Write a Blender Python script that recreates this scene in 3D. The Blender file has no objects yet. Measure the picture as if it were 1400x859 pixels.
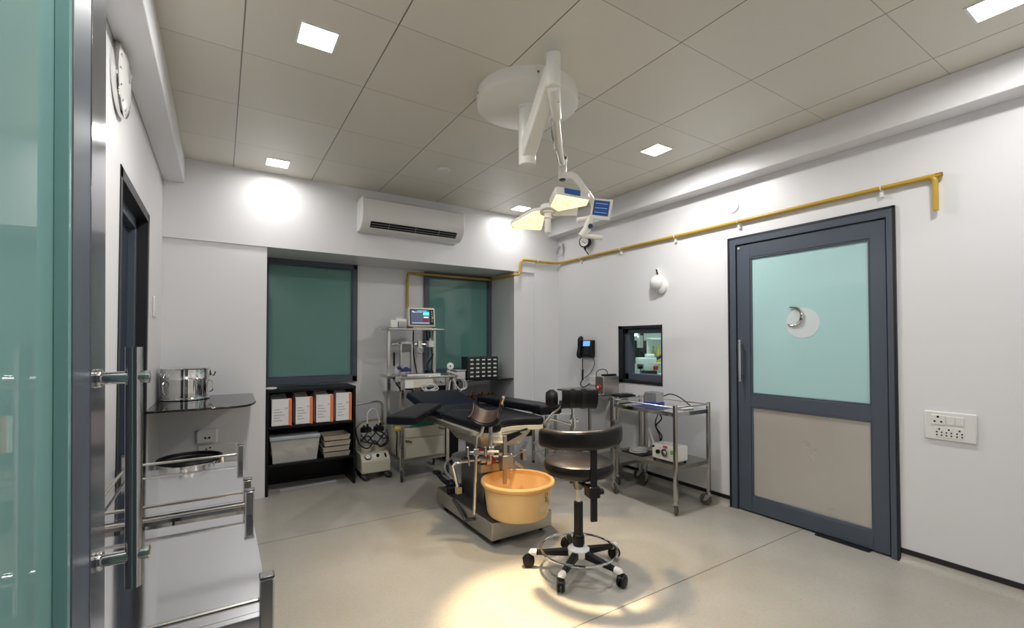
import bpy, bmesh, math, random
from mathutils import Vector, Matrix

PI = math.pi
random.seed(7)
scene = bpy.context.scene
COL = scene.collection

# ------------------------------------------------------------------ materials
MATS = {}


def nodes_of(name):
    m = bpy.data.materials.new(name)
    m.use_nodes = True
    nt = m.node_tree
    return m, nt, nt.nodes['Principled BSDF']


def mat(name, col, rough=0.5, metal=0.0, spec=0.5, coat=0.0, bump=0.0, bscale=60.0, var=0.0, vscale=6.0,
        trans=0.0, alpha=1.0, stretch=None, rvar=0.0):
    m, nt, p = nodes_of(name)
    c = (col[0], col[1], col[2], 1)
    p.inputs['Base Color'].default_value = c
    p.inputs['Roughness'].default_value = rough
    p.inputs['Metallic'].default_value = metal
    p.inputs['Specular IOR Level'].default_value = spec
    p.inputs['Coat Weight'].default_value = coat
    p.inputs['Coat Roughness'].default_value = 0.05
    p.inputs['Transmission Weight'].default_value = trans
    p.inputs['Alpha'].default_value = alpha
    tc = nt.nodes.new('ShaderNodeTexCoord')
    mp = nt.nodes.new('ShaderNodeMapping')
    nt.links.new(tc.outputs['Object'], mp.inputs['Vector'])
    if stretch:
        mp.inputs['Scale'].default_value = stretch
    nz = nt.nodes.new('ShaderNodeTexNoise')
    nz.inputs['Scale'].default_value = vscale
    nz.inputs['Detail'].default_value = 4
    nt.links.new(mp.outputs['Vector'], nz.inputs['Vector'])
    if var > 0:
        mx = nt.nodes.new('ShaderNodeMix')
        mx.data_type = 'RGBA'
        mx.inputs[6].default_value = tuple(max(0, v * (1 - var)) for v in col) + (1,)
        mx.inputs[7].default_value = tuple(min(1, v * (1 + var)) for v in col) + (1,)
        nt.links.new(nz.outputs['Fac'], mx.inputs[0])
        nt.links.new(mx.outputs[2], p.inputs['Base Color'])
    if rvar > 0:
        mr = nt.nodes.new('ShaderNodeMapRange')
        mr.inputs['To Min'].default_value = max(0.01, rough - rvar)
        mr.inputs['To Max'].default_value = rough + rvar
        nt.links.new(nz.outputs['Fac'], mr.inputs['Value'])
        nt.links.new(mr.outputs['Result'], p.inputs['Roughness'])
    if bump > 0:
        n2 = nt.nodes.new('ShaderNodeTexNoise')
        n2.inputs['Scale'].default_value = bscale
        nt.links.new(mp.outputs['Vector'], n2.inputs['Vector'])
        b = nt.nodes.new('ShaderNodeBump')
        b.inputs['Strength'].default_value = bump
        b.inputs['Distance'].default_value = 0.01
        nt.links.new(n2.outputs['Fac'], b.inputs['Height'])
        nt.links.new(b.outputs['Normal'], p.inputs['Normal'])
    MATS[name] = m
    return m


def emit(name, col, strength):
    m, nt, p = nodes_of(name)
    p.inputs['Base Color'].default_value = (col[0], col[1], col[2], 1)
    p.inputs['Emission Color'].default_value = (col[0], col[1], col[2], 1)
    p.inputs['Emission Strength'].default_value = strength
    MATS[name] = m
    return m


mat('wall_paint', (0.735, 0.735, 0.75), 0.36, var=0.012, vscale=1.5, bump=0.02, bscale=14)
mat('black_skirting', (0.012, 0.012, 0.014), 0.3)
mat('slate_frame', (0.074, 0.090, 0.118), 0.36, spec=0.4, var=0.05, vscale=3)
mat('slate_polished', (0.085, 0.09, 0.115), 0.16, metal=0.35, spec=0.5, bump=0.03, bscale=9)
mat('black_gasket', (0.008, 0.009, 0.012), 0.45)
mat('door_glass', (0.42, 0.64, 0.645), 0.045, spec=0.5, var=0.02, vscale=1.2)  # base colour lightened to stand in for backlight from the next room
mat('leaf_glass', (0.20, 0.36, 0.345), 0.012, spec=0.5, var=0.03, vscale=1.2)
mat('window_glass', (0.115, 0.262, 0.232), 0.045, spec=0.5, var=0.06, vscale=2)
mat('steel_laminate', (0.54, 0.515, 0.48), 0.30, metal=0.35, var=0.06, vscale=3, rvar=0.06)
mat('steel', (0.60, 0.58, 0.54), 0.20, metal=1.0, var=0.05, vscale=8, rvar=0.05)
mat('steel_mirror', (0.70, 0.70, 0.72), 0.075, metal=1.0, bump=0.05, bscale=3.2, rvar=0.035)
mat('steel_dull', (0.42, 0.40, 0.36), 0.34, metal=0.9, var=0.08, vscale=6)
mat('steel_dark', (0.16, 0.155, 0.15), 0.32, metal=0.8, var=0.08, vscale=6)
mat('leaf_steel', (0.46, 0.47, 0.46), 0.11, metal=1.0)
mat('chrome', (0.78, 0.77, 0.75), 0.07, metal=1.0)
mat('aluminium', (0.55, 0.54, 0.52), 0.35, metal=0.9)
mat('black_plastic', (0.006, 0.006, 0.007), 0.38, spec=0.3, bump=0.02)
mat('dark_rubber', (0.03, 0.029, 0.028), 0.7, bump=0.05)
mat('grey_rubber', (0.10, 0.085, 0.07), 0.7, bump=0.05)
mat('warm_lit_leather', (0.028, 0.020, 0.017), 0.45, spec=0.28, bump=0.04, bscale=90)  # black leather with the warm lamp glow put into its colour
mat('black_leather', (0.006, 0.0065, 0.010), 0.40, spec=0.18, bump=0.05, bscale=90)
mat('navy_leather', (0.006, 0.009, 0.018), 0.48, spec=0.16, bump=0.07, bscale=90)
mat('stool_leather', (0.007, 0.006, 0.006), 0.30, spec=0.35, bump=0.03, bscale=110)
mat('black_laminate', (0.004, 0.004, 0.005), 0.42, spec=0.25, bump=0.01)
mat('black_glass', (0.010, 0.010, 0.012), 0.05, spec=0.6)
mat('white_plastic', (0.74, 0.74, 0.72), 0.35)
mat('ivory_plastic', (0.66, 0.62, 0.52), 0.4)
mat('white_enamel', (0.80, 0.785, 0.735), 0.26)
mat('cream_enamel', (0.60, 0.57, 0.46), 0.35)
mat('yellow_paint', (0.50, 0.315, 0.028), 0.32, var=0.06, vscale=10)
mat('brass_pipe', (0.30, 0.20, 0.05), 0.35)
mat('tub_plastic', (0.82, 0.555, 0.255), 0.36, spec=0.45, var=0.03, vscale=3)
mat('tub_rim_plastic', (0.82, 0.49, 0.175), 0.3, spec=0.5)
mat('paper', (0.74, 0.73, 0.73), 0.7, var=0.05, vscale=30)
mat('paper_cream', (0.70, 0.64, 0.52), 0.7, var=0.05, vscale=30)
mat('orange_card', (0.78, 0.22, 0.075), 0.6)
mat('ink_grey', (0.30, 0.31, 0.34), 0.7)
mat('tray_beige', (0.56, 0.50, 0.41), 0.3, metal=0.3)
mat('green_cloth', (0.02, 0.17, 0.105), 0.85, bump=0.4, bscale=25)
mat('teal_cloth', (0.22, 0.40, 0.37), 0.85, bump=0.3, bscale=25)
mat('blue_plastic', (0.03, 0.07, 0.42), 0.35)
mat('navy_plastic', (0.02, 0.03, 0.13), 0.35)
mat('lamp_blue', (0.02, 0.11, 0.36), 0.35)
mat('red_plastic', (0.55, 0.02, 0.015), 0.35)
mat('red_hose', (0.28, 0.02, 0.025), 0.45)
mat('yellow_plastic', (0.55, 0.42, 0.05), 0.5)
mat('grey_plastic', (0.33, 0.34, 0.35), 0.45)
mat('bin_plastic', (0.60, 0.61, 0.60), 0.4, spec=0.4)
mat('label_amber', (0.36, 0.17, 0.03), 0.6)
mat('label_red', (0.62, 0.03, 0.05), 0.5)
mat('label_green', (0.16, 0.40, 0.06), 0.5)
mat('label_cream', (0.86, 0.66, 0.36), 0.5)
mat('label_white', (0.78, 0.78, 0.77), 0.6)
mat('amber_glass', (0.07, 0.018, 0.004), 0.12, coat=0.5)
mat('organizer_green', (0.018, 0.024, 0.022), 0.4)
mat('silicone_tube', (0.62, 0.62, 0.60), 0.35)
mat('clear_plastic', (0.62, 0.64, 0.63), 0.22, trans=0.35, var=0.1)
mat('box_plastic', (0.72, 0.71, 0.68), 0.3, alpha=0.38)
mat('box_lid', (0.40, 0.44, 0.45), 0.3, alpha=0.85)
mat('jar_glass', (0.70, 0.74, 0.72), 0.06, alpha=0.35)
mat('bag_contents', (0.60, 0.54, 0.43), 0.8, var=0.4, vscale=18)
mat('jar_base', (0.66, 0.64, 0.48), 0.35)
mat('clear_glass', (0.93, 0.98, 0.96), 0.0, trans=1.0)
mat('ceiling_tile_white', (0.7, 0.69, 0.66), 0.4)
mat('room_white', (0.72, 0.78, 0.76), 0.6)
mat('scope_white', (0.66, 0.74, 0.73), 0.35)
mat('scope_black', (0.006, 0.007, 0.008), 0.4)
mat('bottle_olive', (0.18, 0.22, 0.05), 0.3)
mat('dark_room', (0.012, 0.016, 0.026), 0.5)
mat('night_blue', (0.025, 0.035, 0.06), 0.25)
mat('clock_face', (0.68, 0.68, 0.66), 0.25, coat=0.4)
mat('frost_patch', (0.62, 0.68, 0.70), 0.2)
mat('warm_grey', (0.40, 0.38, 0.34), 0.5)
emit('led_panel', (1.0, 0.985, 0.96), 9.0)
emit('lamp_warm', (1.0, 0.80, 0.50), 1.15)
_nt = MATS['lamp_warm'].node_tree
_tc = _nt.nodes.new('ShaderNodeTexCoord'); _vo = _nt.nodes.new('ShaderNodeTexVoronoi'); _vo.inputs['Scale'].default_value = 34
_cr = _nt.nodes.new('ShaderNodeValToRGB')
_cr.color_ramp.elements[0].color = (1.0, 0.86, 0.60, 1); _cr.color_ramp.elements[1].color = (0.86, 0.58, 0.27, 1); _cr.color_ramp.elements[1].position = 0.75
_nt.links.new(_tc.outputs['Object'], _vo.inputs['Vector']); _nt.links.new(_vo.outputs['Distance'], _cr.inputs['Fac'])
_nt.links.new(_cr.outputs['Color'], _nt.nodes['Principled BSDF'].inputs['Emission Color'])
emit('lamp_cool', (1.0, 0.93, 0.82), 3.0)
emit('screen_dark', (0.045, 0.055, 0.10), 0.9)
emit('screen_cyan', (0.10, 0.62, 0.72), 0.8)
emit('screen_blue', (0.16, 0.38, 0.85), 0.7)
emit('screen_white', (0.75, 0.85, 0.9), 0.7)
emit('display_navy', (0.012, 0.03, 0.10), 0.6)
emit('scope_lamp', (0.75, 1.0, 0.85), 5.0)

# floor: pale terrazzo with speckles and two fine expansion joints
m, nt, p = nodes_of('terrazzo')
tc = nt.nodes.new('ShaderNodeTexCoord')
vor = nt.nodes.new('ShaderNodeTexVoronoi'); vor.inputs['Scale'].default_value = 160
nz = nt.nodes.new('ShaderNodeTexNoise'); nz.inputs['Scale'].default_value = 1.6; nz.inputs['Detail'].default_value = 5
nz2 = nt.nodes.new('ShaderNodeTexNoise'); nz2.inputs['Scale'].default_value = 75; nz2.inputs['Detail'].default_value = 2
for n_ in (vor, nz, nz2):
    nt.links.new(tc.outputs['Object'], n_.inputs['Vector'])
r1 = nt.nodes.new('ShaderNodeValToRGB')
r1.color_ramp.elements[0].position = 0.30; r1.color_ramp.elements[0].color = (0.395, 0.37, 0.32, 1)
r1.color_ramp.elements[1].position = 0.75; r1.color_ramp.elements[1].color = (0.475, 0.45, 0.40, 1)
nt.links.new(nz.outputs['Fac'], r1.inputs['Fac'])
r2 = nt.nodes.new('ShaderNodeValToRGB')
r2.color_ramp.elements[0].position = 0.27; r2.color_ramp.elements[0].color = (0.66, 0.63, 0.60, 1)
r2.color_ramp.elements[1].position = 0.36; r2.color_ramp.elements[1].color = (1, 1, 1, 1)
nt.links.new(nz2.outputs['Fac'], r2.inputs['Fac'])
mu = nt.nodes.new('ShaderNodeMix'); mu.data_type = 'RGBA'; mu.blend_type = 'MULTIPLY'; mu.inputs[0].default_value = 0.55
nt.links.new(r1.outputs['Color'], mu.inputs[6]); nt.links.new(r2.outputs['Color'], mu.inputs[7])
mv = nt.nodes.new('ShaderNodeMix'); mv.data_type = 'RGBA'; mv.blend_type = 'MULTIPLY'; mv.inputs[0].default_value = 0.10
nt.links.new(mu.outputs[2], mv.inputs[6]); nt.links.new(vor.outputs['Color'], mv.inputs[7])
sx = nt.nodes.new('ShaderNodeSeparateXYZ'); nt.links.new(tc.outputs['Object'], sx.inputs[0])
prev = None
for yj in (3.342, 1.615):
    a = nt.nodes.new('ShaderNodeMath'); a.operation = 'SUBTRACT'; a.inputs[1].default_value = yj
    nt.links.new(sx.outputs['Y'], a.inputs[0])
    b = nt.nodes.new('ShaderNodeMath'); b.operation = 'ABSOLUTE'; nt.links.new(a.outputs[0], b.inputs[0])
    c = nt.nodes.new('ShaderNodeMath'); c.operation = 'LESS_THAN'; c.inputs[1].default_value = 0.0034
    nt.links.new(b.outputs[0], c.inputs[0])
    if prev is None:
        prev = c
    else:
        d = nt.nodes.new('ShaderNodeMath'); d.operation = 'MAXIMUM'
        nt.links.new(prev.outputs[0], d.inputs[0]); nt.links.new(c.outputs[0], d.inputs[1]); prev = d
mj = nt.nodes.new('ShaderNodeMix'); mj.data_type = 'RGBA'; mj.inputs[7].default_value = (0.19, 0.165, 0.145, 1)
nt.links.new(prev.outputs[0], mj.inputs[0]); nt.links.new(mv.outputs[2], mj.inputs[6])
nt.links.new(mj.outputs[2], p.inputs['Base Color'])
p.inputs['Roughness'].default_value = 0.27
p.inputs['Specular IOR Level'].default_value = 0.4
MATS['terrazzo'] = m

# ceiling: satin metal tiles with dark joints
m, nt, p = nodes_of('ceiling_tiles')
tc = nt.nodes.new('ShaderNodeTexCoord')
sx = nt.nodes.new('ShaderNodeSeparateXYZ'); nt.links.new(tc.outputs['Object'], sx.inputs[0])


def mth(op, a, b=None):
    n_ = nt.nodes.new('ShaderNodeMath'); n_.operation = op
    for i, v in enumerate((a, b)):
        if v is None:
            continue
        if isinstance(v, (int, float)):
            n_.inputs[i].default_value = v
        else:
            nt.links.new(v, n_.inputs[i])
    return n_.outputs[0]


def joint(axis, off, half):
    u = mth('DIVIDE', mth('SUBTRACT', sx.outputs[axis], off), 0.595)
    fr = mth('FRACT', u)
    dist = mth('MINIMUM', fr, mth('SUBTRACT', 1.0, fr))
    return mth('LESS_THAN', dist, half), mth('FLOOR', u)


jx, ix = joint('X', 0.0765, 0.0052)
jy, iy = joint('Y', 0.785, 0.0036)
cx = nt.nodes.new('ShaderNodeCombineXYZ'); nt.links.new(ix, cx.inputs[0]); nt.links.new(iy, cx.inputs[1])
wn = nt.nodes.new('ShaderNodeTexWhiteNoise'); nt.links.new(cx.outputs[0], wn.inputs['Vector'])
tone = nt.nodes.new('ShaderNodeMix'); tone.data_type = 'RGBA'
tone.inputs[6].default_value = (0.655, 0.625, 0.545, 1); tone.inputs[7].default_value = (0.705, 0.675, 0.595, 1)
nt.links.new(wn.outputs['Value'], tone.inputs[0])
jm = nt.nodes.new('ShaderNodeMix'); jm.data_type = 'RGBA'; jm.inputs[7].default_value = (0.17, 0.15, 0.12, 1)
nt.links.new(mth('MAXIMUM', jx, mth('MULTIPLY', jy, 0.6)), jm.inputs[0]); nt.links.new(tone.outputs[2], jm.inputs[6])
nt.links.new(jm.outputs[2], p.inputs['Base Color'])
p.inputs['Roughness'].default_value = 0.36
p.inputs['Specular IOR Level'].default_value = 0.5
bn = nt.nodes.new('ShaderNodeTexNoise'); bn.inputs['Scale'].default_value = 2.5
nt.links.new(tc.outputs['Object'], bn.inputs['Vector'])
bp_ = nt.nodes.new('ShaderNodeBump'); bp_.inputs['Strength'].default_value = 0.12; bp_.inputs['Distance'].default_value = 0.02
nt.links.new(bn.outputs['Fac'], bp_.inputs['Height']); nt.links.new(bp_.outputs['Normal'], p.inputs['Normal'])
MATS['ceiling_tiles'] = m


# ------------------------------------------------------------------ mesh builder
def V(*a):
    return Vector(a)


class B:
    """Collects shapes in one bmesh. World coordinates minus an origin."""

    def __init__(self, origin=None):
        self.bm = bmesh.new()
        self.o = Vector(origin.location) if origin is not None and hasattr(origin, 'location') else Vector((0, 0, 0))

    def v(self, co):
        return self.bm.verts.new(Vector(co) - self.o)

    def quadring(self, rings, closed_u=True, cap0=True, cap1=True, closed_v=False):
        vs = [[self.v(c) for c in r] for r in rings]
        n = len(vs[0])
        m_ = len(vs)
        for i in range(m_ if closed_v else m_ - 1):
            a, b = vs[i], vs[(i + 1) % m_]
            for j in range(n if closed_u else n - 1):
                k = (j + 1) % n
                try:
                    self.bm.faces.new((a[j], a[k], b[k], b[j]))
                except ValueError:
                    pass
        if not closed_v and closed_u:
            if cap0 and n > 2:
                self.bm.faces.new(list(reversed(vs[0])))
            if cap1 and n > 2:
                self.bm.faces.new(vs[-1])
        return self

    def box(self, x0, x1, y0, y1, z0, z1):
        x0, x1 = min(x0, x1), max(x0, x1); y0, y1 = min(y0, y1), max(y0, y1); z0, z1 = min(z0, z1), max(z0, z1)
        return self.quadring([[(x0, y0, z0), (x1, y0, z0), (x1, y1, z0), (x0, y1, z0)],
                              [(x0, y0, z1), (x1, y0, z1), (x1, y1, z1), (x0, y1, z1)]])

    def obox(self, c, ax, ay, az, sx_, sy_, sz_):
        c, ax, ay, az = Vector(c), Vector(ax).normalized(), Vector(ay).normalized(), Vector(az).normalized()
        q = [(-1, -1), (1, -1), (1, 1), (-1, 1)]
        return self.quadring([[c + ax * (a * sx_ / 2) + ay * (b * sy_ / 2) + az * (s * sz_ / 2) for a, b in q] for s in (-1, 1)])

    def prism(self, poly, z0, z1):
        return self.quadring([[(x, y, z0) for x, y in poly], [(x, y, z1) for x, y in poly]])

    def extrude(self, pts, d):
        d = Vector(d)
        return self.quadring([[Vector(q_) for q_ in pts], [Vector(q_) + d for q_ in pts]])

    def cyl(self, p0, p1, r0, r1=None, seg=20):
        p0, p1 = Vector(p0), Vector(p1)
        r1 = r0 if r1 is None else r1
        ax = (p1 - p0).normalized()
        u = ax.orthogonal().normalized(); w = ax.cross(u)
        ring = lambda c, r: [c + (u * math.cos(2 * PI * i / seg) + w * math.sin(2 * PI * i / seg)) * r for i in range(seg)]
        return self.quadring([ring(p0, r0), ring(p1, r1)])

    def lathe(self, c, prof, seg=32, axis=(0, 0, 1), cap0=True, cap1=True):
        c, ax = Vector(c), Vector(axis).normalized()
        u = V(1, 0, 0) if abs(ax.z) > 0.9 else ax.orthogonal().normalized()
        u = (u - ax * u.dot(ax)).normalized()
        w = ax.cross(u)
        rings = [[c + ax * h + (u * math.cos(2 * PI * i / seg) + w * math.sin(2 * PI * i / seg)) * max(r, 1e-4) for i in range(seg)] for r, h in prof]
        return self.quadring(rings, cap0=cap0, cap1=cap1)

    def tube(self, pts, r, seg=10, closed=False, smooth=0, flat=None):
        pts = [Vector(q_) for q_ in pts]
        if smooth:
            pts = catmull(pts, smooth, closed)
        n = len(pts)
        rings = []
        prevu = None
        for i in range(n):
            a = pts[i - 1] if (i > 0 or closed) else pts[i]
            b = pts[(i + 1) % n] if (i < n - 1 or closed) else pts[i]
            t = (b - a)
            t = t.normalized() if t.length > 1e-9 else V(0, 0, 1)
            if prevu is None:
                u = t.orthogonal().normalized()
            else:
                u = prevu - t * prevu.dot(t)
                u = u.normalized() if u.length > 1e-6 else t.orthogonal().normalized()
            prevu = u
            w = t.cross(u)
            if isinstance(r, (list, tuple)):
                f_ = i * (len(r) - 1) / max(1, n - 1); k_ = min(int(f_), len(r) - 2); rr = r[k_] + (r[k_ + 1] - r[k_]) * (f_ - k_)
            else:
                rr = r
            rings.append([pts[i] + (u * math.cos(2 * PI * j / seg) + w * math.sin(2 * PI * j / seg)) * rr for j in range(seg)])
        return self.quadring(rings, closed_v=closed)

    def torus(self, c, R_, r, axis=(0, 0, 1), seg=48, rs=10):
        c, ax = Vector(c), Vector(axis).normalized()
        u = ax.orthogonal().normalized(); w = ax.cross(u)
        pts = [c + (u * math.cos(2 * PI * i / seg) + w * math.sin(2 * PI * i / seg)) * R_ for i in range(seg)]
        return self.tube(pts, r, rs, closed=True)

    def sphere(self, c, r, seg=20, rings=12, sc=(1, 1, 1)):
        c = Vector(c)
        rr = []
        for i in range(rings + 1):
            t = PI * i / rings
            rr.append([c + Vector((math.cos(2 * PI * j / seg) * max(math.sin(t), 1e-3) * r * sc[0],
                                   math.sin(2 * PI * j / seg) * max(math.sin(t), 1e-3) * r * sc[1],
                                   -math.cos(t) * r * sc[2])) for j in range(seg)])
        return self.quadring(rr)

    def shell(self, c, axis, up, rad, length, th, a0=-80, a1=80, seg=22, lseg=6, flare=0.0, dip=0.0):
        """A curved trough: an arc (opening towards up) swept along axis."""
        c, ax, up = Vector(c), Vector(axis).normalized(), Vector(up)
        up = (up - ax * up.dot(ax)).normalized()
        sd = ax.cross(up)
        rings = []
        for k in range(lseg + 1):
            s = k / lseg - 0.5
            R_ = rad * (1 + flare * abs(s * 2) ** 2)
            cc = c + ax * (s * length) + up * dip * abs(s * 2) ** 2
            outer, inner = [], []
            for i in range(seg + 1):
                a = math.radians(a0 + (a1 - a0) * i / seg)
                d = sd * math.sin(a) - up * math.cos(a)
                outer.append(cc + d * R_)
                inner.append(cc + d * (R_ - th))
            rings.append(outer + list(reversed(inner)))
        return self.quadring(rings)


def catmull(pts, k, closed=False):
    out = []
    n = len(pts)
    for i in range(n if closed else n - 1):
        p0 = pts[i - 1] if (i > 0 or closed) else pts[i]
        p1, p2 = pts[i], pts[(i + 1) % n]
        p3 = pts[(i + 2) % n] if (i + 2 < n or closed) else p2
        for j in range(k):
            t = j / k
            out.append(0.5 * ((2 * p1) + (p2 - p0) * t + (2 * p0 - 5 * p1 + 4 * p2 - p3) * t * t + (3 * p1 - p0 - 3 * p2 + p3) * t ** 3))
    if not closed:
        out.append(pts[-1])
    return out


def obj(name, b, material, parent=None, bevel=0.0, smooth=35, label=None, sub=0, seg=2):
    bm = b.bm
    bmesh.ops.remove_doubles(bm, verts=bm.verts, dist=1e-6)
    bmesh.ops.recalc_face_normals(bm, faces=bm.faces)
    me = bpy.data.meshes.new(name)
    bm.to_mesh(me)
    bm.free()
    me.materials.append(MATS[material])
    o = bpy.data.objects.new(name, me)
    COL.objects.link(o)
    if smooth:
        me.shade_smooth()
        me.set_sharp_from_angle(angle=math.radians(smooth))
    if bevel > 0:
        md = o.modifiers.new('bevel', 'BEVEL'); md.width = bevel; md.segments = seg; md.limit_method = 'ANGLE'
        md.angle_limit = math.radians(40)
        md.harden_normals = False
    if sub:
        md = o.modifiers.new('sub', 'SUBSURF'); md.levels = sub; md.render_levels = sub
    if parent is not None:
        o.parent = parent
    if label:
        o['label'] = label
    return o


def tag(o, label, cat=None, group=None, kind=None):
    if label:
        o['label'] = label
    if cat:
        o['category'] = cat
        kind = kind or 'thing'
    if group:
        o['group'] = group
    if kind:
        o['kind'] = kind
    return o


def thing(name, label, cat, loc=(0, 0, 0), rz=0.0, group=None, kind='thing'):
    o = bpy.data.objects.new(name, None)
    COL.objects.link(o)
    o.empty_display_size = 0.05
    o.location = loc
    o.rotation_euler = (0, 0, rz)
    return tag(o, label, cat, group, kind)


def copy_tree(o, parent=None):
    c = o.copy()
    COL.objects.link(c)
    c.parent = parent
    for ch in list(o.children):
        copy_tree(ch, c)
    return c


def dup(o, loc, label, rz=None):
    c = copy_tree(o)
    c.location = loc
    c['label'] = label
    if rz is not None:
        c.rotation_euler = (0, 0, rz)
    return c


def struct(name, b, material, label, bevel=0.0, parent=None, cat=None):
    o = obj(name, b, material, parent, bevel)
    if parent is None:
        tag(o, label, cat or name.split('_')[0], None, 'structure')
    return o


def smooth_poly(pts, k=4):
    q_ = catmull([Vector((x, y, 0)) for x, y in pts], k, True)
    return [(v.x, v.y) for v in q_]


RT = V(0.849, -0.528, 0)          # to the right as one stands in the entrance
FW = V(0.528, 0.849, 0)           # away from the entrance

# ------------------------------------------------------------------ camera
cam_d = bpy.data.cameras.new('camera')
cam = bpy.data.objects.new('camera', cam_d)
COL.objects.link(cam)
yaw, pitch = math.radians(31.8798888), math.radians(1.1209697)
F = V(math.sin(yaw) * math.cos(pitch), math.cos(yaw) * math.cos(pitch), math.sin(pitch))
Rr = V(math.cos(yaw), -math.sin(yaw), 0)
U = Rr.cross(F)
M = Matrix((Rr, U, -F)).transposed().to_4x4()
M.translation = (0, 0, 1.30)
cam.matrix_world = M
cam_d.sensor_fit = 'HORIZONTAL'
cam_d.sensor_width = 36.0
cam_d.lens = 622.514 * 36 / 1400
cam_d.shift_x = (700 - 688.439) / 1400
cam_d.shift_y = (456.187 - 429.5) / 1400
cam_d.clip_start = 0.02
scene.camera = cam

# ------------------------------------------------------------------ room
XL, XR, YB, YN, ZC = -0.385, 3.45, 4.303, -0.10, 2.738
PIER, BAY, SOF = 4.322, 4.86, 2.107
WX0, WX1 = 0.329, 2.83

struct('floor', B().box(XL - 0.2, XR + 0.25, YN - 0.15, BAY + 0.15, -0.1, 0), 'terrazzo', 'pale speckled terrazzo floor with fine joints')
struct('ceiling', B().box(XL - 0.2, XR + 0.25, YN - 0.15, YB + 0.2, ZC, ZC + 0.1), 'ceiling_tiles', 'grey beige metal tile ceiling with thin dark joints')

# back wall with its deep window bay
b = B()
b.box(XL - 0.1, XR + 0.1, YB, BAY + 0.14, SOF, ZC)                # upper band and bay soffit
b.box(XL - 0.1, WX0, PIER, BAY + 0.14, 0, SOF)                    # left pier
b.box(WX1, 3.10, PIER, BAY + 0.14, 0, SOF)                        # right pier
b.box(3.10, XR + 0.1, YB, BAY + 0.14, 0, SOF)
b.box(WX0, WX1, BAY, BAY + 0.14, 0, SOF)                          # back of the bay
struct('wall_back', b, 'wall_paint', 'white painted back wall with a deep window bay')

# left wall with the dark doorway
D0, D1, DZ = 2.60, 3.56, 2.09
b = B()
b.box(XL - 0.14, XL, YN - 0.1, D0, 0, ZC)
b.box(XL - 0.14, XL, D1, BAY, 0, ZC)
b.box(XL - 0.14, XL, D0, D1, DZ, ZC)
struct('wall_left', b, 'wall_paint', 'white painted left wall with a dark doorway')
# right wall with door and hatch openings
RD0, RD1, RDZ = 1.073, 2.134, 2.126
PW0, PW1, PZ0, PZ1 = 2.783, 3.323, 0.898, 1.464
b = B()
b.box(XR, XR + 0.16, YN - 0.1, RD0, 0, ZC)
b.box(XR, XR + 0.16, RD0, RD1, RDZ, ZC)
b.box(XR, XR + 0.16, RD1, PW0, 0, ZC)
b.box(XR, XR + 0.16, PW0, PW1, 0, PZ0)
b.box(XR, XR + 0.16, PW0, PW1, PZ1, ZC)
b.box(XR, XR + 0.16, PW1, BAY, 0, ZC)
struct('wall_right', b, 'wall_paint', 'white painted right wall with a door and a small viewing window')
# entrance wall (behind the camera) with its opening
b = B()
b.box(XL - 0.1, -0.225, YN - 0.12, YN, 0, ZC)
b.box(0.85, XR + 0.1, YN - 0.12, YN, 0, ZC)
b.box(-0.225, 0.85, YN - 0.12, YN, 2.15, ZC)
struct('wall_near', b, 'wall_paint', 'white painted entrance wall with a door opening')
# beams
struct('trim_1', B().box(XL, -0.25, YN, YB, 2.54, ZC), 'wall_paint', 'white boxed beam along the top of the left wall', 0.006)
struct('trim_2', B().box(3.30, XR, YN, YB, 2.55, ZC), 'wall_paint', 'white boxed beam along the top of the right wall', 0.006)


# coved skirting: floor turned up to a black line
def cove(x, y0, y1, sgn):
    bb = B()
    prof = [(0, 0.052), (0.004, 0.03), (0.012, 0.014), (0.028, 0.004), (0.05, 0.0005), (0.0, 0.0005)]
    return bb.extrude([(x + sgn * -a, y0, z) for a, z in prof], (0, y1 - y0, 0))


def black_line(y0, y1):
    return B().box(XR - 0.003, XR + 0.02, y0, y1, 0.052, 0.082)


sk = struct('baseboard_right', black_line(YN, RD0), 'black_skirting', 'black strip skirting right of the glazed door')
struct('cove', cove(XR, YN, RD0 - 0.001, 1), 'terrazzo', None, parent=sk)
sk = struct('baseboard_back', black_line(RD1, YB), 'black_skirting', 'black strip skirting between glazed door and back corner')
struct('cove', cove(XR, RD1 + 0.001, YB, 1), 'terrazzo', None, parent=sk)

# ------------------------------------------------------------------ right door
b = B()
fx = XR - 0.012
for (y0, y1, z0, z1) in ((RD0 + 0.011, RD0 + 0.042, 0, RDZ - 0.014), (RD1 - 0.060, RD1 - 0.014, 0, RDZ - 0.014), (RD0 + 0.042, RD1 - 0.060, RDZ - 0.062, RDZ - 0.014)):
    b.box(fx, XR + 0.05, y0, y1, z0, z1)
d1 = obj('door_1', b, 'slate_frame', None, 0.003)
tag(d1, 'glazed slate grey door in the right wall', 'door', None, 'structure')
b = B()
b.box(XR - 0.013, XR + 0.14, RD0 - 0.002, RD0 + 0.011, 0, RDZ); b.box(XR - 0.013, XR + 0.14, RD1 - 0.014, RD1 + 0.002, 0, RDZ)
b.box(XR - 0.013, XR + 0.14, RD0, RD1, RDZ - 0.014, RDZ + 0.002)
b.box(XR + 0.045, XR + 0.14, RD0, RD1, 0, RDZ)
obj('gasket', b, 'black_gasket', d1)
L0, L1, LZ = RD0 + 0.048, RD1 - 0.068, 2.058      # leaf
G0, G1 = 1.203, 1.966
b = B()
lx0, lx1 = XR + 0.000, XR + 0.04
b.box(lx0, lx1, L0, G0, 0.012, LZ); b.box(lx0, lx1, G1, L1, 0.012, LZ)
b.box(lx0, lx1, G0, G1, 1.953, LZ); b.box(lx0, lx1, G0, G1, 0.812, 0.905); b.box(lx0, lx1, G0, G1, 0.012, 0.126)
leaf = obj('door_leaf', b, 'slate_frame', d1, 0.003)
b = B()
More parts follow.
